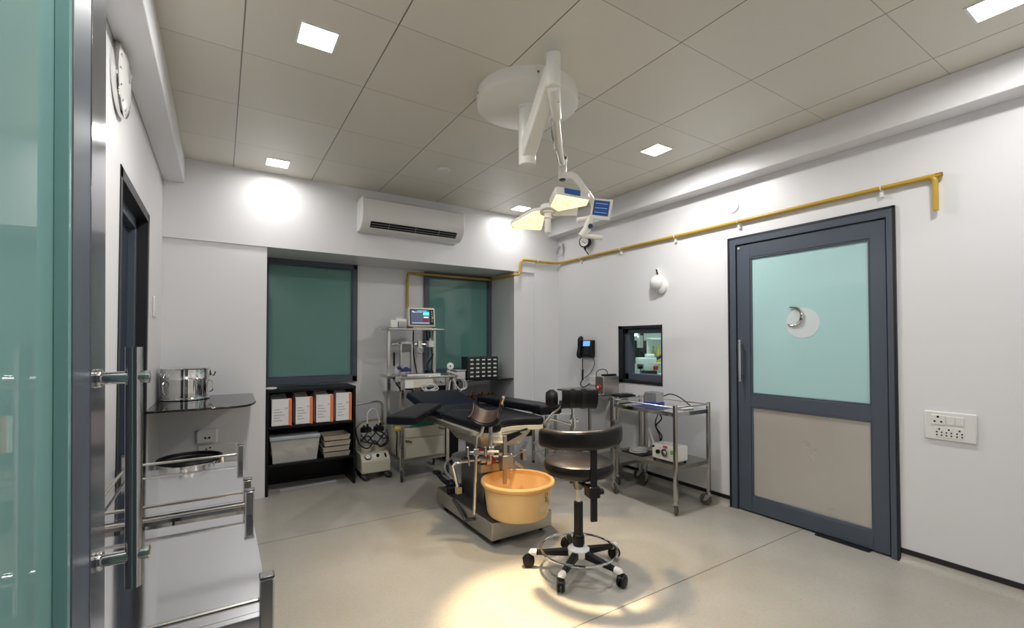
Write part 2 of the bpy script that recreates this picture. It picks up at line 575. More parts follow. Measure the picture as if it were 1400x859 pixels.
for z0, z1 in ((0.905, 1.953), (0.126, 0.812)):
    w_ = 0.012
    b.box(lx0 + 0.002, lx0 + 0.02, G0, G0 + w_, z0, z1); b.box(lx0 + 0.002, lx0 + 0.02, G1 - w_, G1, z0, z1)
    b.box(lx0 + 0.002, lx0 + 0.02, G0, G1, z0, z0 + w_); b.box(lx0 + 0.002, lx0 + 0.02, G0, G1, z1 - w_, z1)
obj('glazing_bead', b, 'slate_frame', leaf, 0.004)
gl = obj('glass_pane', B().box(lx0 + 0.014, lx0 + 0.022, G0, G1, 0.905, 1.953), 'door_glass', leaf, label='frosted pale aqua upper pane')
obj('lower_panel', B().box(lx0 + 0.014, lx0 + 0.022, G0, G1, 0.126, 0.812), 'steel_laminate', leaf, label='satin steel lower panel')
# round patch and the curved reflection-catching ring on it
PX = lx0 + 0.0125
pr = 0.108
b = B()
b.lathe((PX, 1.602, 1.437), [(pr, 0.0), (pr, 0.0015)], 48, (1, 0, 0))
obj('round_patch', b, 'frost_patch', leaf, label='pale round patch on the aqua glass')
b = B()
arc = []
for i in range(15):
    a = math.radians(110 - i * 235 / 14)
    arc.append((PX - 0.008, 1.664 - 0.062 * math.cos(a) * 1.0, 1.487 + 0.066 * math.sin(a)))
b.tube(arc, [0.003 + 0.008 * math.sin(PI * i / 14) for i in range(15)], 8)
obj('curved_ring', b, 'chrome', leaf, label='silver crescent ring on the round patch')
b = B()
hy = 2.026
b.tube([(XR - 0.045, hy, 1.00), (XR - 0.045, hy, 1.32)], 0.010, 14)
for z in (1.04, 1.28):
    b.cyl((XR + 0.002, hy, z), (XR - 0.045, hy, z), 0.007)
obj('handle', b, 'chrome', leaf, label='vertical chrome pull handle')
obj('closer_pin', B().cyl((XR - 0.008, 2.045, 2.035), (XR + 0.002, 2.045, 2.035), 0.010), 'chrome', leaf)
obj('floor_closer_plate', B().box(XR - 0.035, XR + 0.03, 1.22, 1.52, 0.0005, 0.010), 'black_gasket', d1, label='black floor spring plate')

# ------------------------------------------------------------------ near open leaf on the left
NX, NT = -0.165, 0.045
Y1n, Y0n = 1.014, 0.02
d2 = obj('door_2', B().box(NX - NT, NX - 0.014, 0.810, Y1n - 0.003, 0.01, 2.10).box(NX - NT, NX - 0.014, Y0n, 0.14, 0.01, 2.10)
         .box(NX - NT, NX - 0.014, 0.14, 0.810, 2.0, 2.10).box(NX - NT, NX - 0.014, 0.14, 0.810, 0.01, 0.13), 'slate_frame', None, 0.002)
tag(d2, 'open slate framed glass door leaf in the left foreground', 'door', None, 'structure')
obj('stile', B().box(NX - 0.016, NX - 0.001, 0.818, 0.9105, 0.012, 2.098), 'slate_frame', d2, 0.001)
obj('glazing_bead', B().box(NX - 0.018, NX - 0.0025, 0.806, 0.818, 0.13, 2.0), 'leaf_glass', d2, 0.001)
obj('lock_stile', B().box(NX - NT, NX, 0.912, Y1n, 0.012, 2.098), 'slate_polished', d2, 0.002, label='polished dark outer stile')
obj('glass_pane', B().box(NX - 0.030, NX - 0.018, 0.13, 0.815, 0.12, 2.01), 'leaf_glass', d2, label='glossy teal frosted pane')
b = B()
hx, hy = NX + 0.046, 0.951
b.tube([(hx, hy, 0.905), (hx, hy, 1.292)], 0.0115, 20)
for z in (0.955, 1.243):
    b.cyl((NX, hy, z), (hx + 0.018, hy, z), 0.0100, seg=18)
hnd = obj('handle', b, 'leaf_steel', d2, 0.0, label='long steel pull bar')
d2.rotation_euler = (0, -0.011, 0)
d2.location = V(NX, 0, 1.25) - Matrix.Rotation(-0.011, 3, 'Y') @ V(NX, 0, 1.25)
for z in (0.955, 1.243):
    obj('rosette', B().lathe((NX, hy, z), [(0.0150, 0.0), (0.0155, 0.003), (0.0145, 0.006), (0.010, 0.008)], 24, (1, 0, 0)), 'chrome', hnd)
    obj('end_cap', B().lathe((hx + 0.014, hy, z), [(0.008, 0.0), (0.0105, 0.001), (0.0105, 0.006), (0.008, 0.0075)], 24, (1, 0, 0)), 'chrome', hnd)

# ------------------------------------------------------------------ left wall doorway
b = B()
b.box(XL - 0.14, XL + 0.004, D0, D0 + 0.05, 0, DZ); b.box(XL - 0.14, XL + 0.004, D1 - 0.05, D1, 0, DZ); b.box(XL - 0.14, XL + 0.004, D0, D1, DZ - 0.05, DZ)
d3 = obj('door_3', b, 'black_gasket', None, 0.002)
tag(d3, 'dark framed doorway in the left wall behind the open leaf', 'door', None, 'structure')
b = B()
b.box(XL - 0.12, XL - 0.05, D0 + 0.05, D0 + 0.09, 0, DZ - 0.05); b.box(XL - 0.12, XL - 0.05, D1 - 0.10, D1 - 0.05, 0, DZ - 0.05)
b.box(XL - 0.12, XL - 0.05, D0 + 0.05, D1 - 0.05, DZ - 0.11, DZ - 0.05)
obj('inner_frame', b, 'slate_frame', d3, 0.003)
obj('glass_pane', B().box(XL - 0.10, XL - 0.085, D0 + 0.09, D1 - 0.10, 0.02, DZ - 0.11), 'night_blue', d3, label='dark blue black pane')

# ------------------------------------------------------------------ windows of the bay
def bay_window(name, x0, x1, z0, z1, label):
    w_ = 0.045
    bb = B()
    y0, y1 = BAY - 0.035, BAY + 0.01
    bb.box(x0, x1, y0, y1, z0, z0 + w_ * 1.3).box(x0, x1, y0, y1, z1 - w_, z1)
    bb.box(x0, x0 + w_, y0, y1, z0, z1).box(x1 - w_, x1, y0, y1, z0, z1)
    o = obj(name, bb, 'slate_frame', None, 0.004)
    tag(o, label, 'window', None, 'structure')
    bb = B()
    i_ = 0.014
    a0, a1, c0, c1 = x0 + w_, x1 - w_, z0 + w_ * 1.3, z1 - w_
    bb.box(a0, a0 + i_, y0 + 0.010, y1, c0, c1).box(a1 - i_, a1, y0 + 0.010, y1, c0, c1)
    bb.box(a0, a1, y0 + 0.010, y1, c0, c0 + i_).box(a0, a1, y0 + 0.010, y1, c1 - i_, c1)
    obj('glazing_bead', bb, 'slate_frame', o, 0.003)
    obj('glass_pane', B().box(a0, a1, y0 + 0.022, y0 + 0.030, c0, c1), 'window_glass', o)
    return o


bay_window('window_1', WX0 + 0.002, 1.205, 0.90, 2.103, 'teal glazed window above the black shelf unit with files')
bay_window('window_2', 1.955, WX1 - 0.002, 0.93, 2.095, 'teal glazed window behind the anaesthesia trolley')

# ------------------------------------------------------------------ hatch window and what lies beyond
b = B()
e = 0.055
b.box(XR - 0.006, XR + 0.16, PW0, PW0 + 0.012, PZ0, PZ1).box(XR - 0.006, XR + 0.16, PW1 - e, PW1, PZ0, PZ1)
b.box(XR - 0.006, XR + 0.16, PW0, PW1, PZ0, PZ0 + 0.030).box(XR - 0.006, XR + 0.16, PW0, PW1, PZ1 - 0.030, PZ1)
w3 = obj('window_3', b, 'black_gasket', None, 0.003)
tag(w3, 'small black framed viewing window in the right wall', 'window', None, 'structure')
b = B()
q0, q1, s0, s1 = PW0 + 0.012, PW1 - e, PZ0 + 0.030, PZ1 - 0.030
b.box(XR + 0.03, XR + 0.12, q1 - 0.05, q1, s0, s1).box(XR + 0.03, XR + 0.12, q0, q1, s0, s0 + 0.065).box(XR + 0.03, XR + 0.12, q0, q1, s1 - 0.045, s1)
b.box(XR + 0.03, XR + 0.12, q0, q0 + 0.012, s0, s1)
obj('inner_frame', b, 'slate_frame', w3, 0.004)
obj('glass_pane', B().box(XR + 0.10, XR + 0.104, q0 + 0.01, q1 - 0.04, s0 + 0.05, s1 - 0.04), 'clear_glass', w3)

b = B()
b.box(XR + 0.161, 6.2, 2.2, 2.3, 0, 2.6).box(XR + 0.161, 6.2, 6.4, 6.5, 0, 2.6).box(6.1, 6.2, 2.3, 6.4, 0, 2.6)
b.box(XR + 0.161, 6.2, 2.2, 6.5, 2.6, 2.7).box(XR + 0.161, 6.2, 2.2, 6.5, -0.1, 0)
b.box(XR + 0.161, XR + 0.2, 2.2, 2.75, 0, 2.6).box(XR + 0.161, XR + 0.2, 3.36, 6.5, 0, 2.6)
struct('wall_beyond', b, 'room_white', 'pale green white room seen through the viewing window')

t = thing('microscope', 'white microscope with black eyepieces beyond the viewing window', 'microscope', (4.92, 4.24, 0.86))
c0 = V(4.92, 4.24, 0)
sd = RT
b = B(t)
b.obox(c0 + V(0, 0, 1.045), RT, FW, V(0, 0, 1), 0.26, 0.12, 0.10)
b.obox(c0 + V(0, 0, 0.95) + RT * 0.02, RT, FW, V(0, 0, 1), 0.15, 0.12, 0.16)
b.obox(c0 + V(0, 0, 0.875) + RT * 0.04, RT, FW, V(0, 0, 1), 0.24, 0.22, 0.03)
b.obox(c0 + V(0, 0, 1.12) + RT * 0.05, RT, FW, V(0.2, 0.2, 1), 0.12, 0.09, 0.05)
obj('body', b, 'scope_white', t, 0.02)
b = B(t)
for s_ in (0.0, 0.035):
    b.cyl(c0 + RT * 0.11 + V(0, 0, 1.06 + s_ * 0.3) - FW * s_, c0 + RT * 0.22 + V(0, 0, 1.12 + s_ * 0.3) - FW * s_, 0.020, 0.026)
obj('eyepiece', b, 'scope_black', t)
obj('focus_knob', B(t).cyl(c0 - RT * 0.13 + V(0, 0, 0.975) - FW * 0.06, c0 - RT * 0.07 + V(0, 0, 0.975) - FW * 0.06, 0.032), 'scope_black', t)
obj('stage', B(t).obox(c0 + V(0, 0, 0.90) - FW * 0.1, RT, FW, V(0, 0, 1), 0.20, 0.1, 0.045), 'scope_black', t)
obj('turret', B(t).cyl(c0 + RT * 0.10 + V(0, 0, 0.93) - FW * 0.1, c0 + RT * 0.10 + V(0, 0, 0.985) - FW * 0.1, 0.028, 0.034), 'red_plastic', t)
b = B()
b.obox((4.97, 4.30, 0.845), RT, FW, V(0, 0, 1), 1.0, 0.55, 0.03)
for a_, c_ in ((-.45, -.22), (.45, -.22), (-.45, .22), (.45, .22)):
    pq = V(4.97, 4.30, 0) + RT * a_ + FW * c_
    b.cyl(pq + V(0, 0, 0.001), pq + V(0, 0, 0.83), 0.02)
tag(obj('microscope_bench', b, 'room_white', None, 0.003), 'white bench under the microscope beyond the viewing window', 'table')
t = thing('wall_screen', 'black screen on the wall behind the microscope', 'screen', (5.5, 5.0, 1.0))
b = B(t); pc = V(5.58, 4.87, 1.15)
b.obox(pc, RT, FW, V(0, 0, 1), 0.31, 0.05, 0.36)
obj('case', b, 'scope_black', t, 0.008)
b = B(t); b.obox(pc + V(0, 0, -0.16) + FW * 0.05, RT, FW, V(0, 0, 1), 0.05, 0.05, 0.9)
b.obox(pc + V(0, 0, -0.86) + FW * 0.05, RT, FW, V(0, 0, 1), 0.05, 0.05, 0.52); b.obox(pc + V(0, 0, -1.14) + FW * 0.05 + V(0, 0, 0.030), RT, FW, V(0, 0, 1), 0.4, 0.3, 0.055)
obj('stand', b, 'scope_black', t, 0.004)
t = thing('examination_lamp', 'glowing round lamp hanging beyond the viewing window', 'lamp', (4.6, 4.3, 2.6))
lc = V(4.66, 4.17, 1.42)
b = B(t); b.sphere(lc - RT * 0.06, 0.075, sc=(1, 1, 0.6)); obj('lamp_head', b, 'scope_lamp', t)
b = B(t); b.cyl(lc + RT * 0.045 + V(0, 0, -0.19), lc + RT * 0.045 + V(0, 0, -0.03), 0.04); b.cyl(lc + RT * 0.045, (lc + RT * 0.045).xy.to_3d() + V(0, 0, 2.599), 0.018)
obj('drop_tube', b, 'aluminium', t)
t = thing('storage_rack', 'narrow white shelf at the right edge of the viewing window', 'shelf', (4.9, 4.05, 0.9))
b = B(t); sc_ = V(5.48, 4.48, 0)
for z in (0.82, 1.0, 1.35):
    b.obox(sc_ + V(0, 0, z), RT, FW, V(0, 0, 1), 0.30, 0.2, 0.015)
b.obox(sc_ + V(0, 0, 0.69) + RT * 0.15, RT, FW, V(0, 0, 1), 0.015, 0.2, 1.36); b.obox(sc_ + V(0, 0, 0.69) + FW * 0.1, RT, FW, V(0, 0, 1), 0.30, 0.01, 1.36)
obj('boards', b, 'room_white', t)
for k, mm in enumerate(('bottle_olive', 'yellow_plastic')):
    bb = B(); bc = sc_ + V(0, 0, 1.0085) - RT * (0.09 - 0.075 * k) - FW * 0.02
    bb.lathe(bc, [(0.03, 0), (0.03, 0.14), (0.012, 0.19), (0.012, 0.24)], 16)
    tag(obj('bottle', bb, mm), ['olive bottle on the shelf beyond the viewing window', 'yellow bottle on the shelf beyond the viewing window'][k], 'bottle')

# ------------------------------------------------------------------ ceiling lights
lights = [(0.375, 2.264, 'square recessed light nearest above the left pier side'), (0.375, 4.03, 'square recessed light against the back wall above the left pier'),
          (2.749, 2.262, 'square recessed light right of the surgical lamp'), (2.79, 0.508, 'square recessed light at the top right near the entrance'),
          (2.722, 4.026, 'square recessed light behind the surgical lamp head'), (0.375, 0.508, 'added square recessed light above the entrance leaf, out of view')]  # last fixture is out of view, added for the lighting of the room
lights[0] = (0.375, 2.264, 'square recessed light left of the surgical lamp mount')
lt = thing('ceiling_light', lights[0][2], 'light', (lights[0][0], lights[0][1], ZC), group='square recessed ceiling lights')
S_ = 0.078
b = B()
b.box(-S_ - 0.010, S_ + 0.010, -S_ - 0.010, -S_, -0.004, 0.0).box(-S_ - 0.010, S_ + 0.010, S_, S_ + 0.010, -0.004, 0.0)
b.box(-S_ - 0.010, -S_, -S_, S_, -0.004, 0.0).box(S_, S_ + 0.010, -S_, S_, -0.004, 0.0)
obj('frame', b, 'white_plastic', lt)
obj('diffuser', B().box(-S_, S_, -S_, S_, -0.003, 0.0), 'led_panel', lt)
for x, y, lb in lights[1:]:
    dup(lt, (x, y, ZC), lb)
sm = obj('ceiling_rose', B().lathe((1.554, 3.443, ZC), [(0.055, 0.0), (0.055, -0.012), (0.045, -0.02), (0.0, -0.021)], 32), 'ceiling_tile_white')
tag(sm, 'small round white cover on the ceiling in front of the air conditioner', 'cover')

# ------------------------------------------------------------------ surgical lamp
t = thing('surgical_light', 'white ceiling mounted surgical lamp with jointed arm', 'lamp', (1.50, 2.15, ZC))
hub = V(1.50, 2.15, 0)
b = B(t); b.lathe(hub, [(0.292, ZC), (0.296, 2.690), (0.290, 2.668), (0.272, 2.660), (0.0, 2.660)], 64)
can = obj('canopy', b, 'white_enamel', t)
for a in (0.3, 1.6, 2.9, 4.3, 5.6):
    b = B(t); b.cyl(hub + V(math.cos(a) * .293, math.sin(a) * .293, 2.70), hub + V(math.cos(a) * .298, math.sin(a) * .298, 2.70), 0.006, seg=8)
    obj('screw', b, 'steel_dark', can)
b = B(t); b.lathe(hub, [(0.062, 2.66), (0.062, 2.650), (0.050, 2.648), (0.050, 2.335), (0.046, 2.325), (0.0, 2.323)], 32)
hb = obj('hub', b, 'white_enamel', t)
j1 = V(1.338, 1.70, 0)
d_ = (j1 - hub).normalized()
sidev = d_.cross(V(0, 0, 1))
b = B(t)
prof = [(0.0, 2.345), (0.0, 2.47), (1.0, 2.635), (1.0, 2.545)]
rings = []
for s_ in (-1, 1):
    rings.append([hub.lerp(j1, k) + sidev * (0.040 * s_) + V(0, 0, z) for k, z in prof])
b.quadring(rings)
obj('swing_arm', b, 'white_enamel', t, 0.012)
b = B(t); b.lathe(j1, [(0.0, 2.683), (0.028, 2.682), (0.037, 2.674), (0.037, 2.525), (0.030, 2.518), (0.0, 2.517)], 32)
obj('joint', b, 'white_enamel', t)
j2 = V(1.788, 2.184, 0)
dd = (j2 - j1).normalized()
s2 = dd.cross(V(0, 0, 1))
b = B(t)
p_a, p_b = j1 + V(0, 0, 2.515), j1.lerp(j2, 0.30) + V(0, 0, 2.47)
b.tube([p_a + V(0, 0, 0.01), p_a + dd * 0.03, p_b], [0.033, 0.032, 0.026], 16)
b.tube([p_b, j1.lerp(j2, 0.62) + V(0, 0, 2.40), j2 + V(0, 0, 2.40)], 0.017, 14)
arm2 = obj('spring_arm', b, 'white_enamel', t)
b = B(t); b.tube([p_b - s2 * 0.028 + V(0, 0, -0.01), j1.lerp(j2, 0.45) - s2 * 0.03 + V(0, 0, 2.42), j1.lerp(j2, 0.8) - s2 * 0.014 + V(0, 0, 2.37), j2 + V(0, 0, 2.385)], 0.006, 10, smooth=4)
obj('tie_rod', b, 'chrome', arm2)
b = B(t)
q_ = j1.lerp(j2, 0.12) + V(0, 0, 2.478)
b.extrude([q_ + s2 * 0.02 - FW * 0.012, q_ - s2 * 0.02 - FW * 0.012, q_ - FW * 0.012 + V(0, 0, 0.04)], (-0.002, -0.003, 0))
obj('warning_mark', b, 'yellow_plastic', arm2)
b = B(t); b.lathe(j2, [(0.0, 2.43), (0.024, 2.428), (0.027, 2.42), (0.027, 2.31), (0.0, 2.309)], 24)
obj('elbow', b, 'white_enamel', t)
obj('elbow_cap', B(t).lathe(j2, [(0.019, 2.3085), (0.019, 2.303), (0.0, 2.302)], 20), 'black_plastic', t)
obj('fork', B(t).tube([j2 + V(0, 0, 2.46), j2 + V(0, 0, 2.43)], 0.018, 12).tube([j2 - s2 * 0.02 + V(0, 0, 2.40), j2 - s2 * 0.024 + V(0, 0, 2.45)], 0.006, 8).tube([j2 + s2 * 0.02 + V(0, 0, 2.40), j2 + s2 * 0.024 + V(0, 0, 2.45)], 0.006, 8), 'steel_dark', t)
LH = V(1.735, 2.265, 2.125)                     # lamp head centre
# yoke: from the elbow over to the right and down to the head
b = B(t)
yk = [j2 + V(0, 0, 2.335), j2 + RT * 0.07 + V(0, 0, 2.33), j2 + RT * 0.125 + V(0, 0, 2.26), j2 + RT * 0.185 + V(0, 0, 2.17), j2 + RT * 0.185 + V(0, 0, 2.08), j2 + RT * 0.09 + V(0, 0, 2.055)]
b.tube(yk, [0.022, 0.021, 0.019, 0.018, 0.017, 0.015], 14, smooth=5)
obj('yoke', b, 'white_enamel', t)
# the head plane leans a little towards the entrance
hx = RT
hy_ = (FW + V(0, 0, -0.33)).normalized()
hn = hx.cross(hy_).normalized()                 # up


def hp(a, c, h):
    return LH + hx * a + hy_ * c + hn * h


lobes = [([(0.005, -0.05), (0.03, -0.175), (0.245, -0.115), (0.24, -0.06), (0.06, 0.005)], 'lamp_warm'),
         ([(-0.02, -0.02), (-0.09, 0.00), (-0.235, 0.150), (-0.215, 0.205), (-0.02, 0.225), (-0.005, 0.04)], 'lamp_warm'),
         ([(0.03, 0.015), (0.19, 0.02), (0.20, 0.17), (0.05, 0.17)], None)]
hy3 = (FW + V(0, 0, 0.42)).normalized()
hn3 = hx.cross(hy3).normalized()


def hp3(a, c, h):
    return LH + hx * a + hy3 * c + hn3 * h

for poly, mm in lobes:
    b = B(t)
    rings = []
    cx_ = sum(q[0] for q in poly) / len(poly); cy_ = sum(q[1] for q in poly) / len(poly)
    hts = ((0.0, 1.0), (0.045, 1.0), (0.066, 0.84)) if poly[0] == (0.005, -0.05) else (((0.0, 1.0), (0.014, 1.0), (0.03, 0.86)) if mm else ((-0.035, 1.0), (0.045, 1.0), (0.055, 0.9)))
    for h, k in hts:
        rings.append([(hp if mm else hp3)(cx_ + (q[0] - cx_) * k, cy_ + (q[1] - cy_) * k, h) for q in poly])
    b.quadring(rings)
    lo = obj('lamp_lobe', b, 'white_enamel', t, 0.006)
    if not mm:
        continue
    b = B(t)
    b.quadring([[hp(cx_ + (q[0] - cx_) * 0.93, cy_ + (q[1] - cy_) * 0.93, h) for q in poly] for h in (-0.004, 0.002)])
    obj('diffuser', b, mm, lo)
b = B(t); b.obox(hp(0.135, -0.1505, 0.030), (hp(0.245, -0.115, 0) - hp(0.03, -0.175, 0)), hn, (hp(0.245, -0.115, 0) - hp(0.03, -0.175, 0)).cross(hn), 0.10, 0.032, 0.008)
obj('name_strip', b, 'lamp_blue', t, label='plain blue strip on the lamp side')
b = B(t); b.obox(hp(-0.13, 0.214, 0.02), (hp(-0.02, 0.225, 0) - hp(-0.215, 0.205, 0)), hn, hy_, 0.12, 0.028, 0.010)
obj('rear_strip', b, 'lamp_blue', t)
b = B(t)
b.lathe(LH + hy_ * 0.005, [(0.0, 0.03), (0.050, 0.028), (0.050, -0.004), (0.0, -0.006)], 28, hn)
obj('centre_hub', b, 'white_enamel', t)
b = B(t)
b.lathe(LH, [(0.034, -0.004), (0.034, -0.012), (0.022, -0.016), (0.022, -0.040), (0.026, -0.041), (0.026, -0.048), (0.019, -0.050), (0.021, -0.135), (0.018, -0.140), (0.0, -0.141)], 24, V(0.0, 0.0, 1))
obj('handle', b, 'white_enamel', t)
# touch panel, knob and grab bar
pc = j2 + RT * 0.235 + V(0, 0, 2.115) - FW * 0.02
pn = (-FW + V(0, 0, -0.25) - RT * 0.25).normalized()
px_ = V(0, 0, 1).cross(pn).normalized()
py_ = pn.cross(px_)
px2 = (px_ * math.cos(-0.17) + py_ * math.sin(-0.17)); py2 = pn.cross(px2)
b = B(t); b.obox(pc, px2, py2, pn, 0.125, 0.125, 0.030)
cp = obj('control_panel', b, 'white_enamel', t, 0.010)
b = B(t); b.obox(pc + pn * 0.016 - px2 * 0.002 + py2 * 0.008, px2, py2, pn, 0.094, 0.088, 0.003)
ds = obj('display', b, 'display_navy', cp)
for r_ in range(3):
    b = B(t)
    for c_ in range(1):
        b.obox(pc + pn * 0.0185 + px2 * -0.002 + py2 * (0.034 - 0.026 * r_), px2, py2, pn, 0.075, 0.0022, 0.001)
    obj('display_line', b, 'screen_blue', ds)
b = B(t)
b.tube([j2 + RT * 0.17 + V(0, 0, 2.075), j2 + RT * 0.15 + V(0, 0, 2.00), j2 + RT * 0.11 + V(0, 0, 1.955)], [0.022, 0.026, 0.020], 14)
obj('lower_bracket', b, 'white_enamel', t)
b = B(t); b.cyl(j2 + RT * 0.165 + V(0, 0, 2.01) - FW * 0.02, j2 + RT * 0.165 + V(0, 0, 2.01) - FW * 0.04, 0.014)
obj('knob', b, 'navy_plastic', t)
b = B(t); b.tube([j2 + RT * 0.11 + V(0, 0, 1.962), j2 + RT * 0.245 + V(0, 0, 1.945)], [0.0135, 0.015], 14)
obj('grab_bar', b, 'white_enamel', t)

# ------------------------------------------------------------------ air conditioner
t = thing('air_conditioner', 'white split air conditioner high on the back wall', 'air conditioner', (1.6, YB, 2.3))
ax0, ax1 = 1.065, 2.085
b = B(t)
prof = [(YB - 0.001, 2.615), (YB - 0.185, 2.615), (YB - 0.205, 2.600), (YB - 0.212, 2.46), (YB - 0.200, 2.405), (YB - 0.15, 2.345), (YB - 0.10, 2.325), (YB - 0.001, 2.325)]
b.extrude([(ax0, y, z) for y, z in prof], (ax1 - ax0, 0, 0))
obj('casing', b, 'white_plastic', t, 0.008)
b = B(t)
b.obox(((ax0 + ax1) / 2, YB - 0.1755, 2.374), (1, 0, 0), (0, 0.64, -0.77), (0, 0.77, 0.64), 0.86, 0.062, 0.006)
vent = obj('air_outlet', b, 'black_plastic', t)
for k in (-0.012, 0.012):
    b = B(t); b.obox(((ax0 + ax1) / 2, YB - 0.178 + k * 0.64, 2.371 - k * 0.77), (1, 0, 0), (0, 0.64, -0.77), (0, 0.77, 0.64), 0.85, 0.003, 0.006)
    obj('louvre', b, 'grey_plastic', vent)
for k in (-0.26, 0.0, 0.24):
    b = B(t); b.obox(((ax0 + ax1) / 2 + k, YB - 0.178, 2.371), (1, 0, 0), (0, 0.64, -0.77), (0, 0.77, 0.64), 0.003, 0.055, 0.006)
    obj('fin', b, 'grey_plastic', vent)
b = B(t)
b.obox(((ax0 + ax1) / 2, YB - 0.2085, 2.596), (1, 0, 0), (0, 1, 0), (0, 0, 1), 0.98, 0.004, 0.003)
obj('panel_gap', b, 'warm_grey', t)

# ------------------------------------------------------------------ yellow gas pipe
t = thing('gas_pipe', 'yellow gas pipe running along the walls', 'pipe', (2.9, YB, 2.2))
pr_ = 0.0135
xw = XR - 0.028
zp = 2.243
b = B(t)
path = [(xw, 0.882, 2.045), (xw, 0.882, 2.19), (xw, 0.886, 2.225), (xw, 0.905, 2.242), (xw, 0.94, zp), (xw, 2.0, zp), (xw, 3.0, zp), (xw, YB - 0.17, zp), (xw, YB - 0.13, zp), (xw - 0.008, YB - 0.085, zp), (xw - 0.036, YB - 0.046, zp), (xw - 0.08, YB - 0.028, zp), (xw - 0.12, YB - 0.026, zp),
        (2.97, YB - 0.026, zp), (2.93, YB - 0.026, zp - 0.004), (2.90, YB - 0.027, 2.225), (2.888, YB - 0.03, 2.19), (2.880, YB - 0.03, 2.11), (2.870, YB - 0.032, 2.080), (2.848, YB - 0.034, 2.066), (2.815, YB - 0.022, 2.063), (2.801, YB + 0.03, 2.063),
        (2.803, 4.70, 2.066), (2.80, 4.79, 2.066), (2.77, 4.806, 2.066), (2.2, 4.806, 2.066), (1.80, 4.806, 2.066), (1.765, 4.806, 2.060), (1.752, 4.815, 2.03), (1.752, 4.83, 1.9), (1.752, 4.832, 1.46)]
b.tube(path, pr_, 12, smooth=3)
obj('pipe_run', b, 'yellow_paint', t)
for y in (1.13, 2.035, 2.62, 3.27, 3.87):
    bb = B(t); bb.torus((xw, y, zp), 0.0165, 0.0035, (0, 1, 0), 20, 6); bb.obox((XR - 0.012, y, zp - 0.028), (1, 0, 0), (0, 1, 0), (0, 0, 1), 0.022, 0.018, 0.05)
    obj('pipe_clip', bb, 'white_plastic', t)
for x in (3.12,):
    bb = B(t); bb.torus((x, YB - 0.026, zp), 0.0165, 0.0035, (1, 0, 0), 20, 6); bb.obox((x, YB - 0.012, zp - 0.028), (1, 0, 0), (0, 1, 0), (0, 0, 1), 0.018, 0.022, 0.05)
    obj('pipe_clip', bb, 'white_plastic', t)
for x in (1.9, 2.5):
    bb = B(t); bb.torus((x, 4.806, 2.066), 0.0165, 0.0035, (1, 0, 0), 20, 6)
    obj('pipe_clip', bb, 'brass_pipe', t)
t = thing('pressure_gauge', 'round black pressure gauge standing on the yellow pipe', 'gauge', (xw, 3.74, zp))
gc = V(xw - 0.03, 3.76, 2.405)
gd = V(-0.93, -0.35, -0.05).normalized()
b = B(t); b.lathe(gc, [(0.0, -0.03), (0.062, -0.028), (0.064, -0.02), (0.064, 0.02), (0.056, 0.026), (0.052, 0.020), (0.0, 0.020)], 32, gd)
obj('case', b, 'black_plastic', t)
b = B(t); b.lathe(gc, [(0.051, 0.0205), (0.051, 0.0235), (0.0, 0.0236)], 32, gd)
dl = obj('dial', b, 'clock_face', t)
b = B(t); b.obox(gc + gd * 0.0255 + V(0, 0, -0.008), gd.cross(V(0, 0, 1)) + V(0, 0, 0.8), gd, gd.cross(gd.cross(V(0, 0, 1)) + V(0, 0, 0.8)), 0.05, 0.002, 0.005)
obj('needle', b, 'black_plastic', dl)
b = B(t); b.tube([gc - V(0, 0, 0.06), gc - V(0, 0, 0.085), V(xw, 3.735, zp + 0.021)], 0.006, 10); b.lathe(gc - V(0, 0, 0.083), [(0.013, 0), (0.013, 0.016)], 8)
obj('stem', b, 'black_plastic', t)

# fittings on the walls
t = thing('hanging_hook', 'white looped hook in the corner above the yellow pipe', 'hook', (XR, 4.21, 2.43))
b = B(t)
b.cyl((XR - 0.001, 4.20, 2.475), (XR - 0.03, 4.20, 2.475), 0.02)
b.tube([(XR - 0.03, 4.20, 2.475), (XR - 0.05, 4.18, 2.44), (XR - 0.03, 4.19, 2.39), (XR - 0.04, 4.20, 2.33)], [0.012, 0.016, 0.013, 0.008], 10, smooth=4)
obj('loop', b, 'white_plastic', t)
b = B(t); b.tube([(XR - 0.04, 4.215, 2.44), (XR - 0.06, 4.235, 2.39), (XR - 0.055, 4.25, 2.35)], [0.012, 0.012, 0.011], 10)
obj('sleeve', b, 'grey_plastic', t)
b = B(); b.lathe((XR, 2.094, 2.377), [(0.050, 0.0), (0.050, -0.006), (0.044, -0.010), (0.0, -0.0105)], 36, (1, 0, 0))
tag(obj('blank_outlet_cover', b, 'wall_paint'), 'round white blank cover above the pipe left of the glazed door', 'cover')
t = thing('dome_fitting', 'white dome fitting with a slotted holder above the viewing window', 'fitting', (XR, 2.81, 1.85))
b = B(t); b.lathe((XR - 0.001, 2.815, 1.85), [(0.075, 0.0), (0.074, -0.03), (0.064, -0.058), (0.04, -0.078), (0.0, -0.086)], 32, (1, 0, 0))
obj('dome', b, 'white_plastic', t)
b = B(t); b.lathe((XR - 0.001, 2.79, 1.815), [(0.075, 0.0), (0.070, -0.02), (0.05, -0.036), (0.0, -0.04)], 32, (1, 0, 0))
obj('back_shell', b, 'white_plastic', t)
b = B(t); b.obox((XR - 0.012, 2.812, 1.945), (1, 0, 0), (0, 1, -0.25), (0, 0.25, 1), 0.022, 0.036, 0.085)
obj('holder', b, 'white_plastic', t, 0.006)
b = B(t); b.obox((XR - 0.025, 2.818, 1.952), (1, 0, 0), (0, 1, -0.3), (0, 0.3, 1), 0.006, 0.012, 0.05)
obj('slot', b, 'black_plastic', t)


